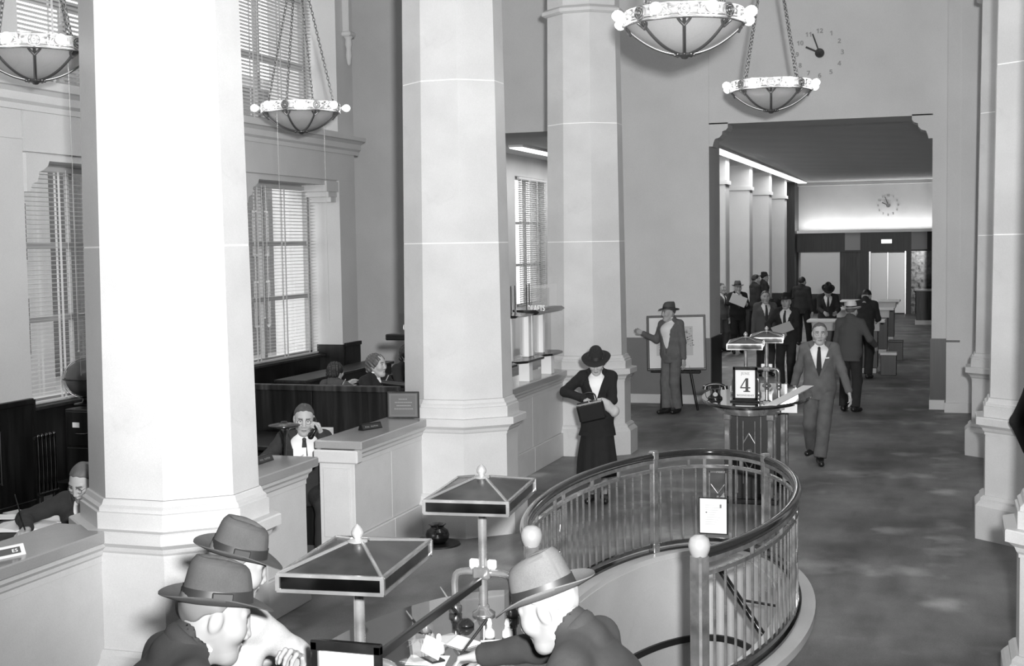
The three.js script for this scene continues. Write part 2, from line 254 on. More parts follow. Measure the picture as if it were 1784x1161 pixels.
windowUnit('window_1', -11.5, -14.5, 1.0, 3.66, XW - 0.12, [1.94, 2.76], 2);
windowUnit('window_2', -16.0, -19.0, 1.0, 3.66, XW - 0.12, [1.94, 2.76], 2);
windowUnit('window_3', -11.5, -14.5, 4.5, 7.4, XW - 0.12, [5.5, 6.5], 2);
windowUnit('window_4', -16.0, -19.0, 4.5, 7.4, XW - 0.12, [5.5, 6.5], 2);
windowUnit('window_5', -29.6, -32.0, 1.2, 4.3, -9.75, [2.2, 3.2], 2);
function blind(label, za, zb, y0, y1, x, tilt, n, group) {
  const zc = (za + zb) / 2, L = Math.abs(za - zb);
  const o = thing('venetian_blind', label, 'blind', [x, y0, zc], 0, group), h = y1 - y0;
  const slat = prep(new THREE.BoxGeometry(0.05, 0.003, L).rotateZ(tilt));
  part('head_rail', cb(-0.03, 0.03, h - 0.06, h, -L / 2, L / 2), M.blind, o); part('bottom_rail', cb(-0.028, 0.028, 0.0, 0.025, -L / 2, L / 2), M.blind, o);
  for (let i = 0; i < n; i++) { const m = part('slat', slat, M.blind, o); m.position.y = 0.06 + (h - 0.15) * i / (n - 1); }
  for (let k = 0; k < 4; k++) { const z = L * (-0.5 + 0.07 + 0.2866 * k); part('ladder_tape', [bx(0.026, 0.028, 0.01, h - 0.05, z - 0.018, z + 0.018), bx(-0.028, -0.026, 0.01, h - 0.05, z - 0.018, z + 0.018)], M.white, o); }
  part('pull_cord', [bar([0.035, h - 0.03, L * 0.1], [0.037, h * 0.25, L * 0.1], 0.004), bar([0.035, h - 0.03, L * 0.06], [0.037, h * 0.2, L * 0.06], 0.004), ball(0.037, h * 0.25, L * 0.1, 0.014, 8), ball(0.037, h * 0.2, L * 0.06, 0.014, 8)], M.white, o);
  return o;
}
blind('pale slatted blind on the lower window behind the globe', -11.56, -14.44, 1.03, 3.64, XW + 0.02, 0.12, 50);
blind('pale slatted blind on the lower window above the typists', -16.06, -18.94, 1.03, 3.64, XW + 0.02, 0.12, 50);
blind('slatted blind on the upper window directly over the globe window', -11.56, -14.44, 4.53, 7.38, XW + 0.02, 0.3, 54);
blind('slatted blind on the upper window over the typists, behind a hanging lamp', -16.06, -18.94, 4.53, 7.38, XW + 0.02, 0.3, 54);
blind('narrow view of a white blind in the annex window beyond the drafts sign', -29.7, -31.9, 1.24, 4.28, -9.55, 0.5, 58);
// ---- across the street
{ const b = (label, z0, z1, top, v) => { const o = thing('street_building', label, 'building', [-24, -1.2, (z0 + z1) / 2]); const L = Math.abs(z1 - z0) / 2;
    part('wall', bx(-4, 0, 0, top, -L, L), mat(v, 0.9, { map: tPlaster }), o);
    for (let y = 1; y < top - 2; y += 2.6) for (let z = -L + 1; z < L - 1.4; z += 2.3) { const w = part('window', bx(0, 0.05, y, y + 1.7, z, z + 1.2), M.frame, o); part('pane', bx(0.05, 0.06, y + 0.08, y + 1.62, z + 0.08, z + 1.12), M.bakelite, w); }
    part('cornice', bx(-4, 0.4, top - 0.4, top, -L, L), M.frame, o); };
  b('stone building across the street seen through the globe window blind', -22, -31.5, 9, 0.35);
  b('dark brick building across the street seen through the typists window blind', -34.5, -52, 10, 0.14);
  struct('ground_street', bx(-40, -9.95, -1.6, -1.2, -60, 5), M.frame);
}

// ================================================================ COLUMNS
const OC = { W: 0.472, a: 0.184, D: 0.392, b: 0.142 };
const octV = o => { const W = OC.W + o, D = OC.D + o, a = OC.a + o * 0.42, b = OC.b + o * 0.42; return [[-W, b], [-a, D], [a, D], [W, b], [W, -b], [a, -D], [-a, -D], [-W, -b]]; };
function octLoft(prof) { // prof: [offset, y]
  const P = [], tri = (a, b, c) => P.push(...a, ...b, ...c);
  for (let k = 0; k + 1 < prof.length; k++) { const A = octV(prof[k][0]), B = octV(prof[k + 1][0]), ya = prof[k][1], yb = prof[k + 1][1];
    for (let i = 0; i < 8; i++) { const j = (i + 1) % 8; const p = [A[i][0], ya, A[i][1]], q = [A[j][0], ya, A[j][1]], r = [B[j][0], yb, B[j][1]], s = [B[i][0], yb, B[i][1]]; tri(p, q, r); tri(p, r, s); } }
  const cap = (o, y, up) => { const A = octV(o); for (let i = 1; i < 7; i++) { const a = [A[0][0], y, A[0][1]], b = [A[i][0], y, A[i][1]], c = [A[i + 1][0], y, A[i + 1][1]]; up ? tri(a, b, c) : tri(a, c, b); } };
  cap(prof[0][0], prof[0][1], false); cap(prof[prof.length - 1][0], prof[prof.length - 1][1], true);
  const g = new THREE.BufferGeometry(); g.setAttribute('position', new THREE.Float32BufferAttribute(P, 3)); g.computeVertexNormals(); return g;
}
const taper = y => 0.02 - 0.05 * (y - 1.38) / 4.2;
const colGeo = {
  plinth: prep(octLoft([[0.14, 0], [0.14, 0.3], [0.125, 0.32]])),
  base: prep(octLoft([[0.125, 0.32], [0.1, 0.345], [0.1, 0.365], [0.075, 0.39]])),
  die: prep(octLoft([[0.06, 0.39], [0.06, 0.94]])),
  cornice: prep(octLoft([[0.068, 0.94], [0.068, 0.96], [0.08, 0.975], [0.09, 1.0], [0.12, 1.025], [0.125, 1.03], [0.14, 1.032], [0.14, 1.092], [0.132, 1.1]])),
  foot: prep(octLoft([[0.075, 1.1], [0.075, 1.195], [0.062, 1.2], [0.062, 1.22], [0.045, 1.235], [0.035, 1.262], [0.03, 1.268]])),
  drum1: prep(octLoft([[taper(1.27), 1.27], [taper(2.715), 2.715]])),
  drum2: prep(octLoft([[taper(2.725), 2.725], [taper(4.205), 4.205]])),
  drum3: prep(octLoft([[taper(4.215), 4.215], [taper(5.58), 5.58]])),
  joints: prep([octLoft([[taper(2.72) - 0.002, 2.71], [taper(2.72) - 0.002, 2.73]]), octLoft([[taper(4.21) - 0.002, 4.2], [taper(4.21) - 0.002, 4.22]])]),
  neck: prep(octLoft([[0.0, 5.58], [0.035, 5.6], [0.035, 5.64], [0.0, 5.67], [-0.03, 5.68], [-0.03, 6.2]])),
  capital: prep(octLoft([[-0.02, 6.2], [0.02, 6.3], [0.1, 6.6], [0.16, 6.7], [0.16, 7.0], [0.2, 7.05], [0.2, 7.4], [0.2, CEIL]])),
};
function column(x, z, label) {
  const c = thing('marble_column', label, 'column', [x, 0, z]);
  part('plinth', colGeo.plinth, M.marble, c); part('base_moulding', colGeo.base, M.marble, c); part('pedestal', colGeo.die, M.marble, c); part('cornice', colGeo.cornice, M.marble, c); part('foot', colGeo.foot, M.marble, c);
  for (const k of ['drum1', 'drum2', 'drum3']) part('shaft_drum', colGeo[k], M.marble, c);
  part('joint', colGeo.joints, M.joint, c); part('necking', colGeo.neck, M.marble, c); part('capital', colGeo.capital, M.marble, c);
  return c;
}
const CZ = [-6.89, -11.82, -16.6], CX = -4.43;
column(CX, CZ[0], 'huge white octagonal marble column beside the two men in grey hats');
column(CX, CZ[1], 'octagonal marble column rising between the framed notice and the teller glass');
column(CX, CZ[2], 'octagonal marble column behind the woman with the handbag');
column(0.925, -7.85, 'marble column pedestal in front of the dark coat at the aisle edge');
column(0.87, -12.65, 'marble column across the aisle from the desk with the calendar');
column(0.84, -17.45, 'marble column standing closest to the pale end-wall pilaster');

// ================================================================ COUNTERS
const cProf = (x0, x1) => [[x0 - 0.005, 0.9], [x1 + 0.005, 0.9], [x1 + 0.005, 0.935], [x1 + 0.02, 0.95], [x1 + 0.025, 0.975], [x1 + 0.055, 1.0], [x1 + 0.06, 1.03], [x0 - 0.06, 1.03], [x0 - 0.055, 1.0], [x0 - 0.025, 0.975], [x0 - 0.02, 0.95], [x0 - 0.005, 0.935]];
function counter(label, z0, z1, panels, y = 1.1) {
  const x0 = -4.90, x1 = -4.64, c = thing('marble_counter', label, 'counter', [0, 0, 0]);
  const L = z1 - z0;
  for (let i = 0; i < panels; i++) { const a = z0 + L * i / panels, b = z0 + L * (i + 1) / panels; part('front_panel', cb(x0, x1, 0.3, 0.9, a - 0.0015, b + 0.0015, 0.003), M.marble, c); part('base_block', cb(x0 - 0.02, x1 + 0.025, 0, 0.298, a - 0.0015, b + 0.0015, 0.004), M.marble, c); }
  part('cornice', sweepZ(cProf(x0, x1), z0, z1), M.marble, c);
  part('counter_top', cb(x0 - 0.085, x1 + 0.085, 1.03, y, z0 + (z0 < -9 && z0 > -10 ? 0.06 : 0), z1 - (z1 < -8.9 && z1 > -9.4 ? 0.06 : 0), 0.008), M.marbleTop, c);
  return c;
}
counter('white marble counter with writing desk papers behind it', -1.5, -6.5, 4);
counter('short marble counter with a lamp-like stand and a small name plate', -7.3, -9.02, 1);
counter('marble counter with end pillar, small name plate and framed notice', -9.92, -11.4, 2);
counter('marble teller counter under the drafts sign', -12.25, -16.15, 3);
{ // end pillar panel of the counter beside the gate
  const c = thing('counter_end_post', 'pale panelled end post of the marble counter beside the dark gateway', 'post', [-4.77, 0, -9.86]);
  part('body', cb(-0.16, 0.16, 0, 1.03, -0.05, 0.03, 0.006), M.marble, c); part('raised_panel', cb(-0.12, 0.12, 0.3, 0.88, 0.03, 0.045, 0.004), M.marble, c); part('capping', [cb(-0.2, 0.2, 0.92, 1.03, -0.05, 0.06, 0.012)], M.marble, c);
}

// ================================================================ CHANDELIERS
const bowlProf = []; for (let i = 0; i <= 12; i++) { const t = i / 12; bowlProf.push([0.43 * t, -0.205 * (1 - Math.pow(t, 2.1))]); }
const chGeo = (() => { const g = {};
  const seg = 8, gap = 0.02;
  g.panel = prep(new THREE.LatheGeometry(bowlProf.map(p => new THREE.Vector2(Math.max(0.02, p[0]), p[1])), 6, gap, Math.PI / 4 - 2 * gap));
  g.rib = prep([tube(bowlProf.slice(1).map(p => V3(0, p[1] - 0.004, p[0])), 0.013, 14, 6), tube([[-0.045, -0.012, 0.425], [-0.03, -0.03, 0.41], [0, -0.06, 0.395]], 0.011, 8, 5), tube([[0.045, -0.012, 0.425], [0.03, -0.03, 0.41], [0, -0.06, 0.395]], 0.011, 8, 5)]);
  g.rim = prep([new THREE.TorusGeometry(0.435, 0.014, 8, 64).rotateX(Math.PI / 2), new THREE.TorusGeometry(0.44, 0.008, 6, 64).rotateX(Math.PI / 2).translate(0, 0.022, 0)]);
  g.band = prep([lathe([[0.415, 0.0], [0.432, 0.0], [0.432, 0.1], [0.415, 0.1], [0.415, 0.0]], 64), new THREE.TorusGeometry(0.43, 0.008, 6, 64).rotateX(Math.PI / 2).translate(0, 0.1, 0)]);
  g.medal = prep([new THREE.CylinderGeometry(0.05, 0.054, 0.016, 20).rotateX(Math.PI / 2), new THREE.TorusGeometry(0.047, 0.007, 6, 20).translate(0, 0, 0.01), new THREE.TorusGeometry(0.028, 0.005, 6, 16).translate(0, 0, 0.011), ball(0, 0, 0.01, 0.013, 8), ...[0, 1, 2, 3, 4, 5].map(i => ball(0.037 * Math.cos(i * 1.047), 0.037 * Math.sin(i * 1.047), 0.008, 0.007, 6))]);
  const scroll = s => [new THREE.TorusGeometry(0.022, 0.007, 6, 12, 5).translate(s * 0.03, 0.01, 0), new THREE.TorusGeometry(0.015, 0.006, 6, 12, 5).translate(s * 0.062, -0.018, 0), bar([s * 0.01, 0.03, 0], [s * 0.075, -0.03, 0], 0.006), ball(s * 0.05, 0.035, 0, 0.012, 6), ball(s * 0.075, 0.02, 0, 0.01, 6), ball(s * 0.02, -0.035, 0, 0.011, 6)];
  g.leaf = prep([...scroll(1), ...scroll(-1)]);
  g.socket = prep(bar([0, 0, 0], [0, 0, 0.035], 0.022, 0.018, 10));
  g.bulb = prep(lathe([[0.001, 0.045], [0.02, 0.04], [0.038, 0.02], [0.042, 0.0], [0.036, -0.022], [0.02, -0.042], [0.014, -0.06]], 14).rotateX(Math.PI / 2).scale(1, 1, 1));
  g.boss = prep([lathe([[0.001, -0.245], [0.02, -0.242], [0.03, -0.23], [0.06, -0.223], [0.065, -0.212], [0.05, -0.2]], 16), ...[...Array(8)].map((_, i) => ball(0.07 * Math.sin(i * 0.785), -0.212, 0.07 * Math.cos(i * 0.785), 0.015, 6))]);
  const L = []; const a = V3(0, 0.1, 0.40), b = V3(0, 1.72, 0.03), n = 44, d = b.clone().sub(a); const qd = new THREE.Quaternion().setFromUnitVectors(V3(0, 1, 0), d.clone().normalize());
  for (let i = 0; i < n; i++) { const t = new THREE.TorusGeometry(0.014, 0.0042, 5, 8).scale(1, 1.7, 1); if (i % 2) t.rotateY(Math.PI / 2); t.applyQuaternion(qd); const p = a.clone().addScaledVector(d, (i + 0.5) / n); L.push(t.translate(p.x, p.y, p.z)); }
  g.chain = prep(L);
  return g; })();
function chandelier(x, y, z, turn, label, cords) {
  const c = thing('chandelier', label, 'chandelier', [x, y, z], turn);
  for (let i = 0; i < 8; i++) { const a = i * Math.PI / 4;
    const put = (n, g, m, ang, p) => { const q = part(n, g, m, p || c); q.rotation.y = ang; return q; };
    put('bowl_panel', chGeo.panel, M.alabaster, a); put('rib', chGeo.rib, M.giltDark, a);
    const md = put('medallion', chGeo.medal, i % 2 ? M.giltDark : M.gilt, a); md.position.set(0.442 * Math.sin(a), 0.05, 0.442 * Math.cos(a));
    const b = a + Math.PI / 8; const lf = put('leaf_scroll', chGeo.leaf, M.gilt, b); lf.position.set(0.438 * Math.sin(b), 0.048, 0.438 * Math.cos(b));
    const sk = put('socket', chGeo.socket, M.gilt, b); sk.position.set(0.435 * Math.sin(b), 0.055, 0.435 * Math.cos(b));
    const bl = part('bulb', chGeo.bulb, M.bulb, sk); bl.position.z = 0.082; bl.castShadow = false;
    const lt = new THREE.PointLight(0xffffff, BULB, 0, 2); lt.position.set(0, 0, 0.082); lt.castShadow = true; lt.shadow.radius = 2; sk.add(lt); lt.name = 'bulb_light';
  }
  part('rim', chGeo.rim, M.brass, c); part('band', chGeo.band, M.gilt, c); part('bottom_boss', chGeo.boss, M.giltDark, c);
  for (let i = 0; i < 4; i++) { const k = part('chain', chGeo.chain, M.giltDark, c); k.rotation.y = Math.PI / 4 + i * Math.PI / 2; }
  part('hanger', [lathe([[0.05, 1.7], [0.06, 1.73], [0.03, 1.78], [0.015, 1.8], [0.015, CEIL - y - 0.08], [0.09, CEIL - y - 0.06], [0.1, CEIL - y]], 12)], M.giltDark, c);
  for (const [cx, cz, len] of cords || []) part('pull_cord', bar([cx, 0, cz], [cx + 0.01, -len, cz], 0.0022, 0.0022, 5), M.cord, c);
  return c;
}
const face = (x, z) => Math.atan2(-x, -z);
chandelier(-1.85, 4.29, -9.81, face(-1.85, -9.81), 'large bowl chandelier with bare bulbs hanging above the stair railing');
chandelier(-1.85, 4.34, -14.9, face(-1.85, -14.9), 'bowl chandelier on long chains hanging in front of the wall clock');
chandelier(-7, 4.29, -9.08, face(-7, -9.08), 'bowl chandelier hanging before the upper blind over the globe', [[0.25, 0.2, 2.6]]);
chandelier(-7, 4.23, -13.72, face(-7, -13.72) + 0.4, 'bowl chandelier hanging before the upper blind over the typists', [[-0.36, 0.18, 2.2], [0.38, -0.22, 2.4]]);

// ---- annex strip lights, cove light
function stripLight(label, x, z0, z1, y = ACEIL - 0.001) {
  const L = Math.abs(z1 - z0), o = thing('strip_light', label, 'light', [x, y, (z0 + z1) / 2]);
  if (y < ACEIL - 0.1) for (const k of [-0.46, -0.15, 0.15, 0.46]) part('stem', bar([0, 0, k * L], [0, ACEIL - y - 0.002, k * L], 0.012), M.frame, o);
  part('housing', bx(-0.16, 0.16, -0.05, 0, -L / 2, L / 2), M.white, o); part('diffuser', bx(-0.14, 0.14, -0.07, -0.05, -L / 2 + 0.02, L / 2 - 0.02), M.tube, o);
  const r = new THREE.RectAreaLight(0xffffff, STRIP, 0.28, L); r.position.set(0, -0.08, 0); r.rotation.x = -Math.PI / 2; o.add(r); r.name = 'strip_area_light';
}
stripLight('long glowing ceiling strip above the crowd in the annex', -4.9, -24.5, -48.4);
stripLight('glowing ceiling strip seen through the opening behind the teller glass', -8.6, -26.6, -38);
{ const o = thing('cove_light', 'hidden cove lamp glowing along the ledge under the far clock', 'light', [-1.1, 2.98, -49.6]);
  part('tube', bar([-4.0, 0.03, 0], [4.0, 0.03, 0], 0.02), M.tube, o);
  const r = new THREE.RectAreaLight(0xffffff, COVE, 8, 0.06); r.position.set(0, 0.06, 0); r.rotation.x = Math.PI / 2; o.add(r); r.name = 'cove_area_light'; }
// ---- wall clocks
function clock(x, y, z, s, label) {
  const o = thing('wall_clock', label, 'clock', [x, y, z]);
  const hand = (ang, L, w) => bx(-w, w, -0.02, L, 0.03, 0.036).rotateZ(-ang);
  part('hub', new THREE.CylinderGeometry(0.075 * s, 0.08 * s, 0.04, 24).rotateX(Math.PI / 2).translate(0, 0, 0.02), M.bronze, o);
  part('minute_hand', hand(-0.34 * 1, 0.34 * s, 0.012 * s), M.black, o); part('hour_hand', hand(-1.12, 0.25 * s, 0.016 * s), M.black, o);
  const grey = mat(0.34, 0.7);
  for (let i = 1; i <= 12; i++) { const a = i * Math.PI / 6; const g = new TextGeometry(String(i), { font: fontB, size: 0.075 * s, depth: 0.012, curveSegments: 2 }); g.computeBoundingBox(); const b = g.boundingBox; g.translate(-(b.min.x + b.max.x) / 2 + Math.sin(a) * 0.37 * s, -(b.min.y + b.max.y) / 2 + Math.cos(a) * 0.37 * s, 0); part('numeral', g, grey, o); }
}
const fontB = await new FontLoader().loadAsync('fonts/droid/droid_sans_bold.typeface.json');
clock(-1.94, 5.66, ZE + 0.001, 0.95, 'wall clock of bare numerals and dark hands over the wide opening');
clock(-2.02, 3.9, -49.9, 0.95, 'distant wall clock above the cove light');

// ================================================================ STAIR RAILING
{ const T0 = 144 * Math.PI / 180, RH = 0.9;
  const curve = (o, y, t0 = -T0, t1 = T0, n = 64) => { const a = []; for (let i = 0; i <= n; i++) { const [x, z] = ell(lerp(t0, t1, i / n), o); a.push(V3(x, y, z)); } return a; };
  const R = thing('stair_railing', 'oval brass railing with dark handrail around the stairwell', 'railing');
  const kerb = () => { const s = new THREE.Shape(), A = curve(0.13, 0), B = curve(-0.14, 0).reverse(); [...A, ...B].forEach((p, i) => i ? s.lineTo(p.x, -p.z) : s.moveTo(p.x, -p.z)); return toCreasedNormals(extrude(s, 0.055).rotateX(-Math.PI / 2), 0.5); };
  part('kerb', kerb(), M.marble, R);
  const flat = (o, y, w, h) => { const s = new THREE.Shape(), A = curve(o + w, 0), B = curve(o - w, 0).reverse(); [...A, ...B].forEach((p, i) => i ? s.lineTo(p.x, -p.z) : s.moveTo(p.x, -p.z)); return toCreasedNormals(extrude(s, h).rotateX(-Math.PI / 2).translate(0, y, 0), 0.5); };
  part('handrail', [tube(curve(0, RH - 0.02), 0.032, 90, 10)], M.handrail, R);
  part('handrail_bed', flat(0, RH - 0.075, 0.026, 0.03), M.brass, R);
  part('upper_rail', flat(0, RH - 0.155, 0.014, 0.026), M.brass, R);
  part('lower_rail', flat(0, 0.1, 0.016, 0.03), M.brassDark, R);
  part('bottom_rail', flat(0, 0.055, 0.03, 0.02), M.bronze, R);
  const balG = prep(cb(-0.007, 0.007, 0.12, RH - 0.15, -0.007, 0.007, 0.002));
  const wideG = prep(cb(-0.016, 0.016, 0.07, RH - 0.06, -0.01, 0.01, 0.003));
  const postG = prep([cb(-0.028, 0.028, 0.055, RH - 0.03, -0.028, 0.028, 0.006), cb(-0.036, 0.036, RH - 0.05, RH + 0.03, -0.036, 0.036, 0.012), cb(-0.036, 0.036, 0.055, 0.13, -0.036, 0.036, 0.006)]);
  const place = (n, g, m, t) => { const q = part(n, g, m, R), [x, z] = ell(t); q.position.set(x, 0, z); q.rotation.y = Math.atan2(-(WC.a * Math.cos(t)) * 0 + WC.b * Math.sin(t), WC.a * Math.cos(t)) * -1; return q; };
  const deg = Math.PI / 180, panels = [0, -86, 86], posts = [-34, 31];
  for (const p of posts) place('post', postG, M.brass, p * deg);
  for (const p of panels) { const w = p ? 0.045 : 0.12;
    for (const s of [-1, 1]) place('panel_bar', wideG, M.brass, p * deg + s * (p ? 0.05 : 0.13));
    const orn = place('ornament', [...[0, 1].map(k => bx(-w * 0.62, w * 0.62, k ? 0.7 : 0.2, k ? 0.715 : 0.215, -0.005, 0.005)), ...[-1, 1].map(s => bx(s * w * 0.6 - 0.006, s * w * 0.6 + 0.006, 0.2, 0.715, -0.005, 0.005)), bar([-w * 0.5, 0.3, 0], [0, 0.4, 0], 0.006), bar([w * 0.5, 0.3, 0], [0, 0.4, 0], 0.006), bar([-w * 0.5, 0.6, 0], [0, 0.52, 0], 0.006), bar([w * 0.5, 0.6, 0], [0, 0.52, 0], 0.006), cb(-0.012, 0.012, 0.42, 0.5, -0.012, 0.012, 0.004)], M.brass, p * deg);
  }
  // balusters, evenly spaced by arc length
  const A = curve(0, 0, -T0, T0, 2000); let acc = 0; const skip = t => panels.some(p => Math.abs(t - p * deg) < (p ? 0.075 : 0.16)) || posts.some(p => Math.abs(t - p * deg) < 0.05) || Math.abs(t) > T0 - 0.06;
  for (let i = 1; i < A.length; i++) { acc += A[i].distanceTo(A[i - 1]); if (acc >= 0.118) { acc = 0; const t = lerp(-T0, T0, i / 2000); if (!skip(t)) place('baluster', balG, M.brass, t); } }
  // small ties between the upper rails
  for (const a of [-120, -104, -66, -52, -16, 14, 48, 66, 104, 122]) place('rail_tie', cb(-0.012, 0.012, RH - 0.14, RH - 0.06, -0.012, 0.012, 0.003), M.brass, a * deg);
  // newel posts with ball caps at the stair head
  for (const s of [-1, 1]) { const nw = place('newel_post', [cb(-0.045, 0.045, 0, RH - 0.02, -0.045, 0.045, 0.012), cb(-0.055, 0.055, 0, 0.14, -0.055, 0.055, 0.008)], M.brass, s * T0); part('ball_cap', [lathe([[0.045, RH - 0.03], [0.05, RH - 0.02], [0.062, RH + 0.01], [0.066, RH + 0.04], [0.055, RH + 0.075], [0.03, RH + 0.092], [0.001, RH + 0.096]], 14)], M.pearl, nw); }
  // stair flight going down away from the camera
  const st = thing('stair_flight', 'stone stair flight going down inside the oval railing', 'stairs', [-1.87, 0, -7.35]);
  for (let i = 0; i < 16; i++) part('tread', cb(-0.46, 0.46, -0.04, 0, -0.3, 0, 0.006).translate(0, -0.19 * (i + 1), -0.2 - 0.2 * i), M.marble, st);
  const hr = thing('stair_handrail', 'dark inner handrail sloping down behind the brass balusters', 'handrail');
  const h0 = atZ(1252, 990, -9.7), h1 = atZ(1326, 1102, -9.6);
  const hp = [V3(-1.38, 0.62, -8.15), h0, h0.clone().lerp(h1, 0.5), h1, h1.clone().add(V3(0.03, -0.35, -0.4))];
  part('rail', bar(h0, h1, 0.024), M.handrail, hr); part('rail_extension', bar(h1, h1.clone().add(h1.clone().sub(h0).multiplyScalar(0.8)), 0.024), M.handrail, hr); part('bracket', [bar(h1, h1.clone().add(V3(0.22, -0.03, 0)), 0.01), bar(h0.clone().lerp(h1, 0.5), h0.clone().lerp(h1, 0.5).add(V3(0.3, -0.03, 0)), 0.01)], M.bronze, hr);
}
{ const c = atZ(1243, 899, -11.27); const o = thing('notice_frame', 'white printed notice in a thin dark frame hung on the railing', 'notice', [c.x, c.y - 0.16, c.z]);
  part('frame', [cb(-0.125, 0.125, 0, 0.32, 0, 0.012, 0.004)], M.black, o);
  const cv = document.createElement('canvas'); cv.width = 256; cv.height = 320; const x = cv.getContext('2d'); x.fillStyle = '#f0f0f0'; x.fillRect(0, 0, 256, 320); x.fillStyle = '#bdbdbd'; for (let i = 0; i < 9; i++) x.fillRect(50, 60 + i * 22, 90 + ((i * 53) % 70), 3); x.fillStyle = '#777'; x.fillRect(190, 50, 18, 34); x.fillStyle = '#333'; x.beginPath(); x.arc(62, 128, 6, 0, 7); x.fill();
  const t = new THREE.CanvasTexture(cv); t.colorSpace = THREE.SRGBColorSpace; const pm = mat(1, 0.6, { map: t });
  part('card', new THREE.PlaneGeometry(0.23, 0.3).translate(0, 0.16, 0.0135), pm, o, true);
}

// ================================================================ WRITING DESKS
function deskTop(o) { // oval desk, local: long axis z
  const A = 0.57, B = 1.1, N = 64, ring = (a, b, y0, y1) => { const s = new THREE.Shape(); for (let i = 0; i < N; i++) { const t = i / N * Math.PI * 2; i ? s.lineTo(a * Math.cos(t), b * Math.sin(t)) : s.moveTo(a * Math.cos(t), b * Math.sin(t)); } return toCreasedNormals(extrude(s, y1 - y0).rotateX(-Math.PI / 2).translate(0, y0, 0), 0.5); };
  part('glass_top', ring(A, B, 1.035, 1.055), M.tableGlass, o); part('top_edge', ring(A - 0.012, B - 0.012, 1.015, 1.035), M.bronze, o); part('apron', [ring(A - 0.1, B - 0.14, 0.97, 1.015), ring(A - 0.14, B - 0.2, 0.93, 0.97)], M.brass, o);
}
function desk(x, z, label) {
  const o = thing('writing_desk', label, 'desk', [x, 0, z]); deskTop(o);
  for (const zz of [-0.55, 0.55]) {
    for (const xx of [-0.22, 0.22]) for (const dz of [-0.12, 0.12]) part('leg', [cb(xx - 0.03, xx + 0.03, 0.06, 0.93, zz + dz - 0.03, zz + dz + 0.03, 0.008), cb(xx - 0.042, xx + 0.042, 0.86, 0.93, zz + dz - 0.042, zz + dz + 0.042, 0.01)], M.brass, o);
    part('foot_plate', cb(-0.3, 0.3, 0, 0.06, zz - 0.2, zz + 0.2, 0.01), M.bronze, o);
    part('pedestal_core', bx(-0.19, 0.19, 0.06, 0.93, zz - 0.08, zz + 0.08), M.black, o);
    for (const s of [-1, 1]) { const or = part('ornament', [bar([-0.12, 0.1, 0], [-0.12, 0.9, 0], 0.008), bar([0.12, 0.1, 0], [0.12, 0.9, 0], 0.008), bar([-0.06, 0.2, 0], [-0.06, 0.85, 0], 0.006), bar([0.06, 0.2, 0], [0.06, 0.85, 0], 0.006), bar([-0.06, 0.62, 0], [0, 0.72, 0], 0.009), bar([0.06, 0.62, 0], [0, 0.72, 0], 0.009), bar([-0.06, 0.45, 0], [0, 0.35, 0], 0.009), bar([0.06, 0.45, 0], [0, 0.35, 0], 0.009), ball(0, 0.53, 0, 0.035, 10)], M.brass, o); or.position.z = zz + s * 0.105; }
  }
  part('stretcher', cb(-0.04, 0.04, 0.1, 0.14, -0.6, 0.6), M.bronze, o);
  return o;
}
